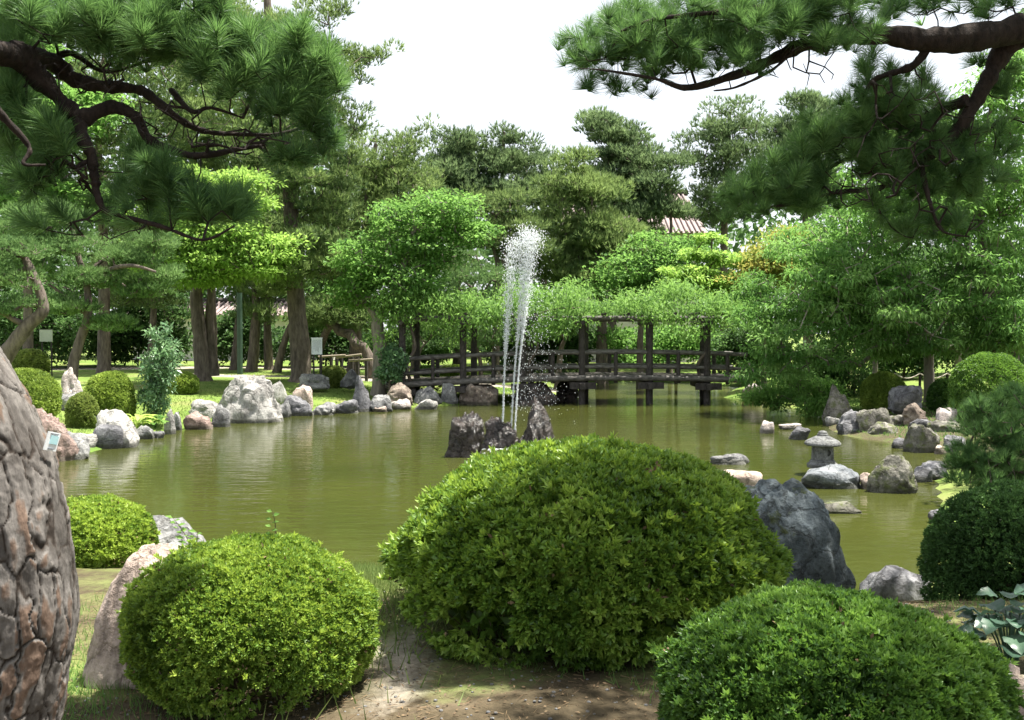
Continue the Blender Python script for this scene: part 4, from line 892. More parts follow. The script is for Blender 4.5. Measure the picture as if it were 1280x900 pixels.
# pine shrub at the right shore
tree('pine_shrub', 'dark soft needled pine shrub leaning over the water at the right edge', 'shrub', (1290, 0), 7.4, [(1285, 640), (1270, 590)], .05, [(1245, 560, 60, 45), (1280, 525, 50, 40), (1215, 588, 34, 22), (1255, 600, 60, 20), (1285, 590, 50, 50), (1232, 520, 34, 20)], 'pine', 'needle', 230, 71, depth=.4, per=16, cl=(.07, .07, .05), lf=(.085, .0032), m_=16, rleaf=.003)

# ------------------------------------------------------------ broad leaved plants with leaves as parts
def hosta(label, c, R, n, Lf, Wf, mat, seed, name='hosta_plant', cat='plant', hgt=.3, tilt=.6):
    rng = np.random.default_rng(seed); root = empty(name, c, label, cat); ms = []
    for k in range(3):
        nu, nv = 9, 5; g = Geo(); vv = []
        for a in range(nu):
            t_ = a/(nu-1); wd = math.sin(min(1, t_*1.15+.03)*math.pi)**.75*Wf/2*(1 if t_ < .98 else .05)
            for b__ in range(nv):
                s = b__/(nv-1)*2-1
                vv.append((s*wd, t_*Lf, .10*Lf*math.sin(t_*2.6)-abs(s)*wd*-.28-.35*Lf*t_*t_*(.7+.3*k)+.006*math.sin(t_*30+k)))
        f = [(a*nv+b__, a*nv+b__+1, (a+1)*nv+b__+1, (a+1)*nv+b__) for a in range(nu-1) for b__ in range(nv-1)]
        g.add(vv, f, .3+.2*k); me = g.mesh('leaf', smooth=True); me.materials.append(M[mat]); ms.append(me)
    for k in range(n):
        a = k*2.4+rng.uniform(-.4, .4); rr = R*math.sqrt((k+.5)/n); o_ = bpy.data.objects.new('leaf', ms[rng.integers(3)]); col.objects.link(o_); o_.parent = root
        o_.location = (rr*math.cos(a)*.55, rr*math.sin(a)*.55, hgt*(1-(rr/R)**2*.6)*rng.uniform(.7, 1.1)); s = rng.uniform(.7, 1.1); o_.scale = (s, s, s)
        o_.rotation_euler = (tilt*rng.uniform(.2, 1.)-.2, rng.uniform(-.3, .3), a-math.pi/2)
    g = Geo()
    for k in range(n//2):
        a = k*2.4; rr = R*.5*math.sqrt((k+.5)/n*2); tube(g, [(c[0], c[1], c[2]-.03), (c[0]+rr*math.cos(a)*.4, c[1]+rr*math.sin(a)*.4, c[2]+hgt*.4), (c[0]+rr*math.cos(a)*.8, c[1]+rr*math.sin(a)*.8, c[2]+hgt*.75)], .004, 5)
    ob('stalks', g, M[mat], root, True)
q = onground(1262, 832, 1.0); hosta('cluster of broad dark bluish leaves beside the lower right azalea', (P(1262, 800, 4.5).x, 4.5, gz1(2.3, 4.5)), .34, 42, .15, .115, 'hosta_d', 81, name='broad_leaved_plant', hgt=.36)
q = Gd(166, 540, .15); hosta('yellow green hosta draped over the low grey stone on the left shore', (q.x, q.y+.25, .22), .55, 34, .42, .13, 'hosta_y', 82, hgt=.32)
q = Gd(150, 517, .4); hosta('small yellow green hosta tuft behind the big pale grey boulder', (q.x, q.y+.1, .38), .3, 14, .3, .10, 'hosta_y', 83, hgt=.25)
q = Gd(192, 540, .12); hosta('bright green broad leaved plant at the foot of the tall shrub', (q.x, q.y+.1, .2), .42, 34, .2, .15, 'wist', 84, name='ground_plant', hgt=.30)
q = Gd(535, 486, .5); hosta('green leafy plant below the left bridge railing', (q.x, q.y, gz1(q.x, q.y)), .6, 40, .3, .13, 'wist', 85, name='ground_plant', hgt=.4)
q = Gd(556, 484, .5); hosta('paler leafy plant above the pointed grey stone', (q.x, q.y, gz1(q.x, q.y)), .4, 22, .3, .15, 'hosta_y', 86, name='ground_plant', hgt=.45)
# ------------------------------------------------------------ shrubs and trees of the far banks
tree('leafy_shrub', 'tall narrow glossy leaved shrub standing alone on the left shore', 'shrub', (193, 0), 25.6, [(195, 500), (198, 460), (200, 425)], .05, [(192, 500, 18, 20), (198, 470, 25, 25), (204, 440, 22, 16), (200, 418, 14, 12)], 'leaf', 'camellia', 95, 201, depth=.5, per=42, cl=(.16, .16, .14), lf=(.11, .055), rleaf=.006)
tree('leafy_shrub', 'bluish green broad leaved shrub at the left end of the bridge', 'shrub', (487, 0), 34.5, [(487, 465), (488, 450)], .05, [(485, 465, 12, 16), (493, 450, 14, 14), (482, 440, 9, 10), (497, 465, 10, 12)], 'leaf', 'camellia', 60, 202, depth=.5, per=40, cl=(.2, .2, .16), lf=(.16, .09), rleaf=.006)
tree('overhanging_shrub', 'bright green spreading shrub overhanging the water below the drooping cherry', 'shrub', (1012, 0), 31.5, [(1008, 500), (1000, 480)], .06, [(965, 498, 34, 14, -1), (1000, 484, 40, 18), (1020, 508, 18, 12, -2), (945, 494, 18, 8, -1), (1035, 490, 22, 14)], 'leaf', 'broad', 150, 203, depth=1.4, per=50, cl=(.36, .36, .16), lf=(.13, .05), rleaf=.006)
T_ = [
 # name, label, category, base px, Y, trunk, r0, ellipses, kind, mat, clumps, kw
 ('pine_tree', 'tall straight pine on the left lawn whose top limb reaches out against the sky', 'pine tree', 375, 38, [(376, 440), (370, 380), (366, 300), (360, 220), (348, 130), (338, 60), (333, -20)], .44,
  [(330, 130, 90, 55), (405, 85, 60, 40), (462, 78, 34, 18), (345, 40, 50, 28), (400, 14, 40, 18), (395, 225, 55, 60), (420, 160, 50, 40), (400, 330, 42, 30), (405, 290, 45, 40), (345, 345, 25, 25), (485, 60, 8, 10), (370, 338, 26, 26, -1.8), (372, 225, 30, 26, -1.5), (380, 300, 26, 16, -1.8)], 'pine', 'pine', 330, {}),
 ('pine_tree', 'dense sloping pine crown left of the far pair of pines against the sky', 'pine tree', 440, 43, [(445, 420), (455, 330), (460, 240), (470, 180)], .3,
  [(470, 205, 45, 36), (445, 260, 60, 50), (512, 180, 26, 16), (537, 158, 10, 8), (500, 235, 45, 40), (430, 320, 50, 40)], 'pine', 'pine', 230, {}),
 ('pine_tree', 'bluish far pine with rounded top, left one of the pair in the middle', 'pine tree', 572, 55, [(572, 400), (570, 300), (568, 210), (568, 175)], .28,
  [(572, 182, 32, 18), (565, 215, 45, 24), (560, 250, 45, 25), (590, 230, 25, 20)], 'pine', 'pineblue', 130, {}),
 ('pine_tree', 'far pine with open spiky top, right one of the pair in the middle', 'pine tree', 634, 55, [(632, 400), (630, 300), (628, 220), (630, 165)], .26,
  [(628, 172, 18, 12), (655, 182, 14, 10), (640, 205, 36, 16), (610, 200, 16, 12), (640, 235, 45, 18)], 'pine', 'pineblue', 105, {}),
 ('pine_tree', 'tallest layered far pine right of centre with a stepped outline', 'pine tree', 765, 56, [(765, 400), (765, 300), (762, 200), (762, 150)], .32,
  [(752, 155, 26, 13), (775, 172, 32, 12), (785, 195, 38, 14), (802, 215, 30, 14), (770, 225, 50, 20), (780, 255, 50, 16)], 'pine', 'pineblue', 170, {}),
 ('pine_tree', 'yellowish green broad pine in front of the tallest layered pine', 'pine tree', 752, 49, [(752, 400), (750, 330), (735, 260), (730, 210)], .32,
  [(722, 205, 28, 14), (712, 235, 45, 24), (748, 240, 40, 26), (720, 285, 50, 34), (765, 300, 42, 34), (690, 330, 36, 26), (740, 345, 50, 22)], 'pine', 'pine', 260, {}),
 ('pine_tree', 'open crowned far pine beside the red roof with sky showing through', 'pine tree', 905, 57, [(905, 400), (905, 300), (908, 220), (912, 140)], .32,
  [(912, 138, 30, 14), (938, 155, 30, 18), (880, 165, 32, 14), (855, 180, 16, 10), (920, 190, 45, 22), (875, 205, 35, 18), (905, 235, 45, 22), (940, 240, 40, 30), (900, 265, 40, 20)], 'pine', 'pineblue', 190, {}),
 ('pine_tree', 'thin small pine standing just before the red roof', 'pine tree', 838, 54, [(838, 400), (839, 300), (838, 240), (836, 205)], .13,
  [(838, 205, 20, 8), (828, 225, 22, 8), (822, 262, 22, 14), (850, 268, 14, 8), (838, 240, 16, 6), (800, 268, 16, 8)], 'pine', 'pineblue', 46, {}),
 ('pine_tree', 'far pine half hidden behind the overhanging right hand limbs', 'pine tree', 1010, 52, [(1010, 400), (1008, 300), (1005, 200), (1002, 130)], .3,
  [(1002, 128, 24, 12), (1025, 150, 34, 20), (985, 165, 30, 18), (1010, 195, 50, 30), (1000, 240, 50, 30)], 'pine', 'pineblue', 170, {}),
 ('pine_tree', 'low flat layered pine with reddish limbs above the fountain top', 'pine tree', 620, 47, [(620, 400), (622, 330), (612, 290), (625, 265)], .2,
  [(650, 250, 34, 9), (615, 262, 36, 12), (650, 280, 40, 14), (600, 300, 40, 12), (660, 310, 36, 14), (600, 250, 22, 9)], 'pine', 'pine', 130, {}),
 ('broadleaf_tree', 'bright green broadleaf tree with a forked grey trunk at the left bridge end', 'tree', 473, 35.8, [(475, 440), (472, 400), (490, 375), (505, 330), (520, 280)], .30,
  [(515, 275, 45, 36), (560, 262, 42, 22), (465, 320, 42, 36), (585, 292, 34, 16), (440, 365, 30, 22), (500, 350, 48, 26), (540, 310, 40, 24), (505, 390, 26, 12)], 'leaf', 'broad', 300, dict(bark='barkpale', extra=[([(472, 400, 35.8), (462, 385, 35.8), (450, 372, 35.8), (440, 350, 35.6)], .16)])),
 ('clipped_pine', 'low pine clipped into flat pale green layers behind the bridge', 'pine tree', 600, 43, [(600, 450), (585, 400), (590, 360)], .12,
  [(560, 322, 42, 11), (600, 345, 50, 13), (545, 362, 42, 12), (610, 375, 48, 12), (565, 395, 40, 12), (640, 400, 40, 12), (600, 425, 40, 10)], 'pine', 'pad', 190, {}),
 ('broadleaf_tree', 'round fresh green tree right behind the middle of the pergola', 'tree', 800, 46, [(800, 430), (802, 390), (800, 340)], .2,
  [(800, 335, 48, 30), (845, 312, 36, 18), (770, 360, 42, 22), (820, 300, 26, 12), (830, 355, 40, 22)], 'leaf', 'broad', 190, {}),
 ('conifer_tree', 'glowing yellow green layered tree right of the red roof', 'tree', 885, 42, [(885, 420), (886, 370), (890, 300)], .12,
  [(893, 298, 20, 6), (872, 318, 34, 7), (905, 325, 34, 8), (865, 342, 42, 8), (905, 352, 38, 8), (880, 368, 46, 8), (848, 355, 20, 7)], 'leaf', 'lime', 170, dict(cl=(.42, .42, .10))),
 ('maple_tree', 'maple with orange tinged leaves between the yellow tree and the cherry', 'tree', 955, 41, [(955, 420), (952, 380), (955, 330)], .12,
  [(958, 328, 34, 20), (985, 345, 30, 16), (940, 352, 26, 12), (1000, 292, 30, 10), (975, 300, 28, 12)], 'leaf', 'orange', 110, {}),
 ('maple_tree', 'low green maple glimpsed through the bridge posts on the right', 'tree', 845, 50, [(845, 460), (842, 440), (838, 425)], .1,
  [(770, 425, 30, 14), (830, 425, 40, 18), (868, 438, 30, 12), (885, 420, 30, 12), (800, 445, 40, 8)], 'leaf', 'broad', 120, {}),
 ('maple_tree', 'low shaded green maple behind the left half of the pergola', 'tree', 660, 52, [(660, 455), (662, 430), (665, 410)], .12,
  [(560, 420, 40, 18), (650, 425, 50, 20), (700, 430, 40, 16), (530, 430, 30, 12)], 'leaf', 'broad2', 130, {}),
 ('ginkgo_tree', 'light green ginkgo with a thick ridged trunk on the left lawn', 'tree', 254, 38.4, [(252, 440), (248, 400), (246, 365), (262, 330), (270, 290), (275, 230)], .36,
  [(300, 306, 62, 9, -3), (330, 322, 40, 8, -3.4), (255, 328, 60, 10, -3.2), (300, 340, 50, 10, -3), (225, 306, 50, 9, -3), (262, 288, 60, 9, -3), (345, 302, 24, 5, -3.4), (250, 350, 40, 8, -3), (290, 225, 46, 8, -3), (245, 240, 50, 10, -3), (300, 250, 40, 8, -3), (225, 218, 34, 8, -3), (200, 335, 28, 10, -3), (275, 265, 44, 8, -2.6), (215, 265, 34, 8, -3)], 'leaf', 'lime', 420, dict(extra=[([(266, 470, 38.6), (264, 430, 38.6), (262, 385, 38.6), (268, 340, 38.6)], .26)], lf=(.15, .11))),
 ('clipped_pine', 'cloud pruned pine with flat soft pads behind the left dome bushes', 'pine tree', 88, 31, [(92, 455), (100, 425), (110, 395), (108, 355), (95, 310), (90, 270)], .20,
  [(30, 290, 44, 14), (85, 305, 44, 13), (35, 332, 34, 12), (92, 384, 30, 12), (110, 348, 44, 12), (165, 322, 34, 12), (208, 345, 26, 12), (175, 360, 32, 12), (140, 405, 24, 14), (60, 270, 50, 14), (190, 300, 34, 11)], 'pine', 'pad', 330, dict(extra=[([(108, 355, 31), (135, 338, 30.5), (165, 332, 30), (195, 340, 30)], .10), ([(110, 395, 31), (85, 372, 31), (60, 355, 30.8)], .08)])),
 ('clipped_pine', 'pine with a thick limb slanting up from the left edge', 'pine tree', -40, 24, [(-10, 470), (10, 440), (34, 408), (54, 386), (44, 350), (30, 320)], .26,
  [(12, 352, 36, 14), (-20, 330, 40, 20), (20, 310, 40, 14), (40, 378, 22, 8), (-10, 385, 30, 14)], 'pine', 'pad', 120, dict(extra=[([(34, 408, 24), (10, 395, 24), (-15, 380, 24)], .09)])),
 ('cherry_tree', 'wide cherry tree with drooping leafy branches over the right shore', 'tree', 1163, 31, [(1161, 460), (1160, 430), (1150, 400), (1130, 360)], .19,
  [(1080, 330, 95, 40, -1), (1020, 395, 72, 32, -1.5), (1150, 380, 85, 32, -2), (1235, 330, 65, 60, -2.5), (1180, 262, 90, 42), (968, 432, 38, 22, -1.5), (1250, 395, 50, 34, -3), (1100, 275, 80, 34), (1010, 305, 60, 26), (1050, 440, 60, 20, -1), (950, 395, 30, 24, -1), (1100, 420, 60, 22, -1.5), (985, 455, 40, 18, -1), (1210, 428, 70, 18, -2), (1265, 420, 40, 24, -3), (1130, 435, 40, 12, -1), (935, 465, 18, 14, -1.5), (945, 360, 30, 20), (1040, 350, 60, 40, -2)], 'droop', 'cherry', 900,
  dict(bark='barkpale', per=62, lf=(.15, .052), cl=(.52, .52, .15), depth=2.8, sag=.25, extra=[([(1160, 435, 31), (1190, 434, 30.6), (1215, 425, 30), (1240, 405, 29)], .10)])),
 ('broadleaf_tree', 'pale green light leaved tree behind the cherry at the upper right', 'tree', 1245, 28.5, [(1242, 420), (1230, 330), (1225, 240), (1225, 180)], .2,
  [(1235, 150, 62, 50), (1150, 205, 60, 50), (1275, 100, 50, 50), (1190, 255, 60, 30), (1280, 230, 50, 50), (1090, 235, 50, 34), (1120, 160, 40, 40)], 'droop', 'broad', 330, dict(per=52, lf=(.17, .06), cl=(.6, .6, .2))),
 ('broadleaf_tree', 'tall shade tree on the right bank just outside the picture', 'tree', 1530, 17.5, [(1530, 400), (1520, 250), (1510, 100)], .25,
  [(1480, 60, 190, 130), (1600, 180, 200, 120), (1440, 200, 110, 80)], 'leaf', 'broad2', 260, dict(cl=(.5, .5, .35), lf=(.14, .085), depth=4., per=60)),
 # the darker trees inside the left wood
 ('pine_tree', 'mid green pine filling the gap left of the fountain top', 'pine tree', 520, 50, [(520, 400), (520, 320), (518, 250), (515, 220)], .25, [(515, 225, 36, 14), (500, 255, 44, 14), (540, 285, 40, 14), (500, 300, 50, 16), (470, 330, 40, 16), (550, 330, 40, 14)], 'pine', 'pine', 130, {}),
 ('pine_tree', 'feathery pine standing behind the fountain plume', 'pine tree', 680, 58, [(680, 400), (680, 320), (678, 240), (680, 200)], .25, [(682, 200, 24, 10), (672, 222, 36, 12), (690, 250, 40, 14), (665, 285, 50, 18), (690, 320, 60, 18)], 'pine', 'pineblue', 130, {}),
 ('pine_tree', 'slender pine before the left end of the red roof', 'pine tree', 806, 55, [(806, 400), (806, 320), (805, 250), (806, 225)], .16, [(806, 232, 20, 8), (796, 252, 26, 9), (812, 272, 24, 9), (798, 290, 30, 9), (780, 310, 34, 14)], 'pine', 'pineblue', 66, {}),
 ('pine_tree', 'pine with a broad low crown in the left wood behind the pruned pines', 'pine tree', 190, 47, [(190, 430), (192, 380), (188, 330), (186, 290)], .22, [(190, 290, 60, 24), (150, 330, 50, 22), (215, 340, 50, 22), (170, 370, 60, 18)], 'pine', 'pine', 140, {}),
 ('pine_tree', 'tall pine in the left wood right behind the ginkgo trunk', 'pine tree', 292, 48, [(296, 430), (300, 380), (304, 330), (306, 240)], .24, [(300, 330, 36, 40), (310, 250, 60, 50), (330, 180, 60, 40), (310, 385, 22, 14)], 'pine', 'pine', 130, {}),
 ('pine_tree', 'dark pine trunk in the left wood, second right of the ginkgo', 'pine tree', 314, 47, [(318, 430), (320, 380), (318, 330), (322, 260)], .30, [(335, 350, 30, 24), (320, 290, 50, 36), (330, 395, 26, 10)], 'pine', 'pine', 90, {}),
 ('pine_tree', 'straight pine trunk in the left wood beside the big straight pine', 'pine tree', 336, 49, [(335, 430), (333, 380), (330, 330), (332, 260)], .26, [(345, 360, 26, 26), (350, 300, 40, 40), (340, 220, 60, 40)], 'pine', 'pine', 110, {}),
 ('broadleaf_tree', 'leaning trunk tree in the left wood behind the big straight pine', 'tree', 345, 46, [(352, 440), (362, 410), (385, 370), (400, 330)], .22, [(415, 370, 36, 26), (440, 330, 40, 30), (400, 400, 30, 12), (450, 395, 24, 16)], 'leaf', 'broad2', 130, {}),
 ('broadleaf_tree', 'thin dark tree in the left wood left of the ginkgo', 'tree', 208, 54, [(208, 440), (205, 400), (200, 350)], .2, [(60, 370, 60, 26), (190, 370, 50, 30), (150, 330, 70, 40), (220, 390, 40, 14)], 'leaf', 'broad2', 210, {}),
 ('pine_tree', 'large pine crown filling the upper left behind the near needles', 'pine tree', 130, 45, [(130, 420), (130, 320), (125, 220), (120, 100)], .34, [(110, 200, 90, 60), (180, 130, 90, 70), (60, 100, 80, 60), (240, 60, 80, 50), (150, 30, 80, 40)], 'pine', 'pine', 320, {}),
 ('broadleaf_tree', 'fresh green tree behind the near pine limbs at the far left', 'tree', 35, 41, [(35, 420), (35, 330), (38, 240), (40, 160)], .26, [(40, 160, 60, 50), (100, 140, 50, 30), (30, 240, 60, 34), (110, 255, 60, 25), (20, 60, 50, 50)], 'leaf', 'broad', 260, dict(lf=(.22, .14))),
 ('pine_tree', 'pine crown with feathery top between the near needles and the tall straight pine', 'pine tree', 265, 50, [(265, 400), (262, 300), (258, 180), (262, 40)], .3, [(270, 30, 50, 30), (290, 90, 50, 40), (240, 150, 50, 50), (260, 200, 40, 30), (300, 5, 26, 12)], 'pine', 'pine', 170, {}),
]
for k, (nm_, lb, cat, bx, Y, tr, r0, E, kind, mt, ncl, kw) in enumerate(T_):
    s = Y/45.; d = dict(depth=3.2, per=36 if kind == 'pine' else 62, cl=(.62*s, .62*s, .32*s) if kind == 'pine' else (.95*s, .95*s, .24*s), lf=(.27*s, .042*s) if kind == 'pine' else (.19*s, .11*s), m_=5)
    if mt == 'pad': d.update(cl=(.6*s*1.2, .6*s*1.2, .22*s*1.2), per=60, lf=(.2*s, .026*s), m_=5)
    d.update(kw); tree(nm_, lb, cat, (bx, 0), Y, tr, r0, E, kind, mt, int(ncl*(1.3 if kind == 'pine' and mt != 'pad' else 1)), 300+k, **d)
rng = np.random.default_rng(55); rb = empty('pine_tree', (-1.5, -4.5, 1.0), 'unseen pine added behind the viewpoint to hold back sky light', 'pine tree')  # unseen pine added so less sky light reaches the foreground bushes
tpb = [(-1.5, -4.5, .8), (-1.3, -4.4, 3), (-1.0, -4.2, 5), (-1.1, -4.1, 7.5)]; tpb = spline(tpb, 6); ob('trunk', tube(Geo(), tpb, np.linspace(.25, .08, len(tpb)), 12, rough=.1), M['bark'], rb, True)
Tb = rng.uniform([-5.5, -7, 3.6], [3.5, -1.6, 7.2], (260, 3)); P_, par, R, r0a, nm = grow([(tpb, np.full(len(tpb), .2))], Tb, rng, seg=.4, rleaf=.01)
g = Geo(); limbs(g, P_, par, R, nm, .08, 5); ob('branches', g, M['bark'], rb, True)['kind'] = 'stuff'
pb = np.repeat(Tb, 14, 0)+rng.normal(size=(260*14, 3))*np.array([.28, .28, .12]); g = Geo(); bursts(g, pb, rng.normal(size=pb.shape)*.5+np.array([0, 0, .8]), 10, .16, .02, .5, rng, rng.uniform(.3, .8, len(pb))); ob('crown', g, M['needle'], rb)['kind'] = 'stuff'
# understory shrubs: box in the picture, distance
US = [('dark evergreen shrub in the shade under the far left trees', -40, 130, 350, 455, 52), ('shaded shrub thicket left of the ginkgo trunk', 110, 235, 375, 458, 55), ('dark shrub seen between the ginkgo and the pine trunks', 255, 350, 378, 458, 55),
      ('dark shrub behind the white notice board', 345, 470, 385, 456, 54), ('dark shrub behind the left posts of the bridge', 470, 560, 400, 458, 54), ('dark evergreen mass behind the fountain spray', 610, 745, 385, 470, 50),
      ('dark shrub beyond the right end of the bridge', 880, 985, 395, 478, 46), ('dense dark shrub under the cherry branches', 975, 1090, 420, 500, 35.5), ('deep green shrub behind the rope fence', 1080, 1180, 405, 470, 40), ('dark shrub at the far right under the trees', 1170, 1300, 390, 470, 39),
      ('dark leafy mass between the cherry and the pale green tree', 1040, 1290, 300, 430, 44)]
for k, (lb, x0, x1, yt, yb, Y) in enumerate(US):
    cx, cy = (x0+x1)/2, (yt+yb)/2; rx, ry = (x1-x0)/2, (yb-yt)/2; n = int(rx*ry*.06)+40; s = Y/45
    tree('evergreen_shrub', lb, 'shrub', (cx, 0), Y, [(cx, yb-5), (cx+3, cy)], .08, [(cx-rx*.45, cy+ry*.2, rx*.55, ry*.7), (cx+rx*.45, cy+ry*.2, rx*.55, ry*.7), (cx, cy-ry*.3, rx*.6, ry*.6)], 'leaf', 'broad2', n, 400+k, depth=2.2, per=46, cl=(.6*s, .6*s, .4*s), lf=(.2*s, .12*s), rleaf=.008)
# distant wood: nobody could count it
rng = np.random.default_rng(77); n = 46000; px = np.where(rng.uniform(0, 1, n) < .8, rng.uniform(-420, 1700, n), rng.uniform(-60, 470, n)); Yd = rng.uniform(68, 82, n)
top = np.interp(px, [-420, 0, 250, 430, 520, 600, 700, 820, 900, 980, 1080, 1200, 1700], [60, 60, 100, 190, 225, 250, 255, 300, 262, 215, 200, 140, 80])+18*fbm(np.stack([px*.03, 0*px, 0*px], 1), 8, 3)
fy = rng.uniform(0, 1, n)**.9; py = top+(440-top)*fy
gp = np.array([tuple(P(a, b_, c_)) for a, b_, c_ in zip(px, py, Yd)]); cl_ = .5+.5*fbm(gp*.35, 4, 3)
g = Geo(); leaves(g, gp, rng.normal(size=(n, 3))+np.array([0, 0, .3]), .62, .42, rng, np.clip(cl_+rng.normal(size=n)*.1, 0, 1), .15)
tagit(ob('distant_wood', g, M['broad2']), 'mass of distant trees behind the garden', None, None, 'stuff')
# more trunks and pale stems in the shade
def stem_tree(label, px, Y, y0, r, seed, mat='bark', lean=0, crownE=None, leaf='broad2', ncl=40):
    tree('small_tree', label, 'tree', (px, 0), Y, [(px+lean*.3, 440), (px+lean, y0)], r, crownE or [(px+lean, y0-20, 45, 24)], 'leaf', leaf, ncl, seed, depth=1.6, per=50, cl=(.5, .5, .35), lf=(.17, .1), bark=mat)
stem_tree('slim pale trunk rising behind the round yellow green bush', 1094, 34, 425, .12, 501, 'barkpale')
stem_tree('grey trunk in the shade right of the cherry trunk', 1198, 34, 425, .16, 502, 'barkpale')
stem_tree('dark trunk at the right edge above the biggest bank bush', 1268, 31, 415, .22, 503)
stem_tree('thin pale stem behind the dense shrub under the cherry', 1068, 36, 420, .05, 504, 'barkpale')
stem_tree('crooked dark trunk behind the left water post of the bridge', 697, 42, 420, .18, 505, 'bark', 12, [(700, 400, 40, 20)], 'broad2', 50)
stem_tree('slender leaning tree seen beyond the left rails', 520, 45, 425, .10, 506, 'barkpale', 16)
# old twisted pine propped on a frame
tw = spline([P(447, 478, 41), P(444, 462, 41), P(433, 440, 41), P(420, 428, 41), P(408, 424, 41.3), P(398, 408, 41.5), P(388, 396, 42)], 6)
rt = empty('twisted_pine', tuple(P(455, 466, 41)), 'old twisted pine trunk bending low over a pole frame', 'pine tree')
tw = spline([Vector((P(467, 0, 41).x, 41, gz1(P(467, 0, 41).x, 41)-.1)), P(462, 452, 41), P(455, 436, 41), P(443, 428, 41), P(438, 418, 41.2), P(424, 414, 41.4), P(416, 402, 41.6), P(406, 418, 42), P(398, 440, 43)], 6)
g = Geo(); tube(g, tw, np.linspace(.26, .16, len(tw)), 12, rough=.2); ob('trunk', g, M['bark'], rt, True)
rng = np.random.default_rng(6); T = sample_ell([(415, 385, 34, 14), (440, 395, 26, 12), (395, 395, 20, 10)], 60, rng, 41.5, 1.5); P_, par, R, r0a, nm = grow([(tw, np.full(len(tw), .2))], T, rng, seg=.4, rleaf=.012)
g = Geo(); limbs(g, P_, par, R, nm, .12, 5); ob('branches', g, M['bark'], rt, True)
q = nrm(rng.normal(size=(len(T)*50, 3))); g = Geo(); bursts(g, np.repeat(T, 50, 0)+q*np.array([.6, .6, .3]), q+np.array([0, 0, .8]), 5, .26, .03, .4, rng, rng.uniform(.2, .8, len(q))); ob('crown', g, M['pine'], rt)
fr = empty('pole_frame', tuple(P(430, 470, 39)), 'low frame of pale poles on dark posts propping the twisted pine', 'support frame')
for px in (401, 414, 421, 427, 440, 447, 458):
    a = P(px, 446, 39+.5*(px % 3)); g = Geo(); tube(g, [(a.x, a.y, gz1(a.x, a.y)-.1), (a.x, a.y, a.z)], .07, 8); ob('post', g, M['log'], fr, True)
for (x0, y0, x1, y1) in ((398, 446, 432, 444), (420, 447, 452, 443), (436, 451, 466, 449)):
    g = Geo(); tube(g, [P(x0, y0, 38.9), P(x1, y1, 38.8)], .045, 8); ob('pole', g, M['bamboo'], fr, True)
# ------------------------------------------------------------ notice boards, pole, rope fence
def sign(label, px, yt, yb, w_, Y, rz, mat, posts_, strokes, name='notice_board'):
    c = P(px, (yt+yb)/2, Y); h = (yb-yt)/FPX*Y; wd = w_/FPX*Y; z0 = gz1(c.x, Y); r = empty(name, (c.x, Y, z0), label, 'sign')
    r.rotation_euler = (0, 0, rz); zc = c.z-z0
    bd = child_local('board', box(Geo(), (0, -.03, zc), (wd, .04, h)), M[mat], r)
    for sx_ in posts_:
        g = Geo(); tube(g, [(sx_*wd, .03, -.15), (sx_*wd, .03, zc+h*.4)], .035, 8); me = g.mesh('post', smooth=True); me.materials.append(M['log']); o_ = bpy.data.objects.new('post', me); col.objects.link(o_); o_.parent = r
    g = Geo(); rng = np.random.default_rng(3)
    for k in range(strokes):   # columns of small upright lettering, too small to read
        x = wd*(-.38+.76*k/(strokes-1)); z = zc+h*.40
        ln = h*rng.uniform(.5, .82) if k else h*.8
        while z > zc+h*.40-ln:
            hh_ = h*.035; box(g, (x, -.054, z), (wd*.055*rng.uniform(.6, 1.1), .006, hh_)); z -= hh_*1.5
    if strokes: child_local('lettering', g, M['ink'], r)
    child_local('trim', box(Geo(), (0, -.03, zc+h/2+.015), (wd+.04, .06, .03)), M['log' if mat != 'white_board' else mat], r)
    return r
sign('white slanting notice board with columns of small writing beside the big straight pine', 396, 423, 443, 13, 36.5, .25, 'white_board', (-.3, .38), 8)
sign('pale green notice board on two legs under the far left trees', 58, 412, 427, 16, 42, 0, 'board_green', (-.36, .36), 0)
q = P(300, 466, 44.5); tagit(ob('green_pole', tube(Geo(), [(q.x, 44.5, gz1(q.x, 44.5)-.1), (q.x, 44.5, P(300, 366, 44.5).z)], .13, 12), M['greenpole'], None, True, 40, org=(q.x, 44.5, gz1(q.x, 44.5))), 'dark green upright pole standing between the ginkgo and the pine trunks', 'pole')
fc = empty('rope_fence', tuple(P(1150, 480, 32)), 'low rope fence hanging between short posts on the right bank', 'fence')
fx = [1118, 1150, 1184, 1215]
for px in fx:
    a = P(px, 466, 32); ob('post', tube(Geo(), [(a.x, 32, gz1(a.x, 32)-.1), (a.x, 32, a.z)], .045, 8), M['log'], fc, True)
for a, b_ in zip(fx[:-1], fx[1:]):
    A2, B2 = P(a, 467, 31.95), P(b_, 467, 31.95); pts = [A2.lerp(B2, t_)-Vector((0, 0, .16*math.sin(math.pi*t_))) for t_ in np.linspace(0, 1, 9)]
    ob('rope', tube(Geo(), pts, .022, 6), M['rope'], fc, True)
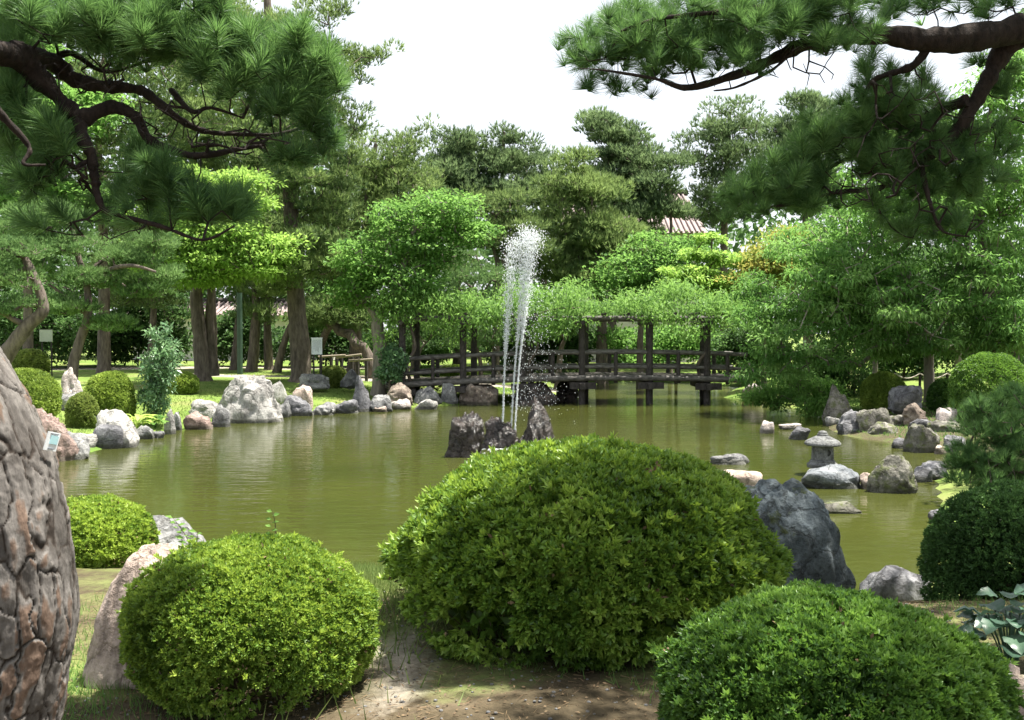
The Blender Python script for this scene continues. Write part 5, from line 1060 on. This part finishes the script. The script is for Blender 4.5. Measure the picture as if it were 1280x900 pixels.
# ------------------------------------------------------------ buildings glimpsed through the trees
def house(label, px0, px1, yeave, yridge, Y, dep, roofm, wallm, rise_ribs=True, tilt=0):
    a = P(px0, yeave, Y); b_ = P(px1, yeave, Y); zr = P(0, yridge, Y+dep/2).z; x0, x1, ze = a.x, b_.x, a.z
    r = empty('house', ((x0+x1)/2, Y+dep/2, .6), label, 'building')
    ob('wall', box(Geo(), ((x0+x1)/2, Y+dep/2, ze/2+.2), (x1-x0-1.2, dep-1.4, ze-.4)), M[wallm], r)
    g = Geo(); ym = Y+dep/2; th_ = .12
    g.add([(x0, Y, ze), (x1, Y, ze), (x1-.6, ym, zr), (x0+.6, ym, zr), (x0, Y+dep, ze), (x1, Y+dep, ze)], [[0, 1, 2, 3], [5, 4, 3, 2]]); g.add([(x0, Y, ze), (x0+.6, ym, zr), (x0, Y+dep, ze), (x1, Y, ze), (x1, Y+dep, ze), (x1-.6, ym, zr)], [[0, 1, 2], [3, 4, 5]])
    g.add([(x0, Y, ze-.02), (x1, Y, ze-.02), (x1, Y+dep, ze-.02), (x0, Y+dep, ze-.02)], [[0, 3, 2, 1]])
    rf = ob('roof', g, M[roofm], r)
    n = int((x1-x0)/.34); g = Geo()
    for k in range(1, n):
        x = x0+(x1-x0)*k/n; xt = x0+.6+(x1-x0-1.2)*k/n; tube(g, [(x, Y-.02, ze+.05), (xt, ym, zr+.05)], .085, 6)
    tr2 = ob('tile_ribs', g, M[roofm], rf, True); tr2['kind'] = 'stuff'
    ob('ridge', tube(Geo(), [(x0+.5, ym, zr+.12), (x1-.5, ym, zr+.12)], .2, 8), M['log'], rf, True)
    for k in range(6):
        x = x0+1.5+k*(x1-x0-3)/5; wf = ob('window', box(Geo(), (x, Y+.66, ze-1.6), (1.2, .08, 1.3)), M['plaster'], r); ob('pane', box(Geo(), (x, Y+.61, ze-1.6), (1.0, .04, 1.1)), M['glass'], wf)
    return r
house('big building with a weathered red ribbed roof seen between the pines', 700, 885, 291, 243, 62, 9, 'roof', 'plaster')
house('low pale walled house glimpsed between the left wood trunks', 150, 425, 394, 378, 66, 6, 'roof', 'plaster')
# ------------------------------------------------------------ grass and litter
def blades(name, label, x, y, L, W, seed, mat, hz=0.):
    rng = np.random.default_rng(seed); z = gz(x, y); p = np.stack([x, y, z-.005], 1); n = len(p)
    d = rng.normal(size=(n, 3))*.38+np.array([0, 0, 1.]); g = Geo()
    needles(g, p, d, L, W, rng, np.clip(.5+.5*fbm(p*1.5, seed, 3)+rng.normal(size=n)*.15, 0, 1)); return tagit(ob(name, g, M[mat]), label, None, None, 'stuff')
rng = np.random.default_rng(91)
x = -.98+rng.normal(size=12000)*.42; y = 6.9+rng.normal(size=12000)*1.0; k = (sdist(x, y) > .05)
blades('shore_grass', 'lit grass between the two azalea domes', x[k], y[k], .14, .008, 92, 'grass')
x = rng.uniform(-2.6, 3.2, 16000); y = rng.uniform(3.6, 8.8, 16000); q = fbm(np.stack([x*1.3, y*1.3, 0*x], 1), 12, 3); k = (sdist(x, y) > .1) & (q > .02+.3*rng.uniform(0, 1, len(x))) & ~((np.abs(x+.55) < .35) & (y < 6))
blades('shade_grass', 'thin grass in the shade of the azaleas', x[k], y[k], .075, .005, 93, 'grassd')
x = rng.normal(size=3000)*.35-2.05; y = 4.4+rng.normal(size=3000)*.5; blades('trunk_grass', 'grass at the foot of the tan pink boulder', x, y, .07, .005, 94, 'grassd')
x = rng.uniform(-17, 1.5, 90000); y = rng.uniform(17, 47, 90000); S_ = sdist(x, y); q = fbm(np.stack([x*.7, y*.7, 0*x], 1), 15, 3)
k = (S_ > .15) & (rng.uniform(0, 1, len(x)) < np.exp(-S_/9)) & (np.abs(y-41) > 1.3) & (q > -.35) & (np.abs(x) < y*.56)
blades('lawn_grass', 'short lawn on the left bank', x[k], y[k], .075, .022, 95, 'grass')
x = rng.uniform(8, 14, 12000); y = rng.uniform(20, 34, 12000); k = (sdist(x, y) > .2); blades('bank_grass', 'grass on the right bank', x[k], y[k], .09, .022, 96, 'grassd')
n = 7000; x = rng.uniform(-2.4, 3, n); y = rng.uniform(3.4, 7.6, n); z = gz(x, y); g = Geo()
leaves(g, np.stack([x, y, z+.006], 1), rng.normal(size=(n, 3))*np.array([1, 1, .25]), .022, .009, rng, rng.uniform(0, 1, n), .1, up=(0, 0, 1))
tagit(ob('leaf_litter', g, M['litter']), 'dry leaves scattered on the earth', None, None, 'stuff')
n = 9000; x = rng.uniform(-2.6, 3, n); y = rng.uniform(3.4, 7.6, n); z = gz(x, y); g = Geo(); needles(g, np.stack([x, y, z+.008], 1), rng.normal(size=(n, 3))*np.array([1, 1, .06]), .075, .003, rng, rng.uniform(0, 1, n))
tagit(ob('needle_litter', g, M['litter']), 'brown fallen pine needles on the earth', None, None, 'stuff')
n = 1500; x = rng.uniform(-2.2, 2.6, n); y = rng.uniform(3.6, 6.6, n); z = gz(x, y); vI, fI = ico(1); g = Geo(); r = rng.uniform(.003, .011, n)
v = (vI[None]*r[:, None, None]*np.array([1, 1, .6])+np.stack([x, y, z+.001], 1)[:, None]); g.add(v, (fI[None]+len(vI)*np.arange(n)[:, None, None]).reshape(-1, 3))
tagit(ob('pebbles', g, R_['grey'], None, True), 'small pebbles on the path', None, None, 'stuff')
for o_ in list(bpy.data.objects):
    if o_.parent or o_.get('kind') or 'category' not in o_ or o_.get('group'): continue
    n_ = o_.name.split('.')[0]; x_, y_, z_ = o_.location
    if n_ == 'rock':
        if 'fountain' in o_['label']: gp_ = 'wet rocks around the fountain'
        elif y_ < 14: gp_ = 'boulders on the near shore'
        elif x_ < .5: gp_ = 'stones lining the left shore'
        elif 'pond' in o_['label'] or 'lantern' in o_['label'] or 'pyramid' in o_['label']: gp_ = 'stones standing in the pond'
        else: gp_ = 'rocks of the right shore'
    elif n_ == 'azalea_bush': gp_ = 'clipped azaleas in the foreground'
    elif n_ == 'clipped_bush': gp_ = 'round clipped bushes on the far banks'
    elif n_ == 'evergreen_shrub': gp_ = 'dark shrubs under the far trees'
    elif n_ == 'pine_tree': gp_ = 'foreground pines' if y_ < 8 else 'tall pines behind the pond'
    elif n_ == 'clipped_pine': gp_ = 'cloud pruned pines'
    elif n_ in ('broadleaf_tree', 'maple_tree'): gp_ = 'broadleaf trees around the pond'
    elif n_ == 'small_tree': gp_ = 'slim trees in the shade'
    elif n_ in ('hosta_plant', 'ground_plant'): gp_ = 'broad leaved plants by the water'
    elif n_ == 'wild_shoot': gp_ = 'wild shoots among the bushes'
    elif n_ == 'house': gp_ = 'buildings behind the trees'
    else: continue
    o_['group'] = gp_
#TRIS
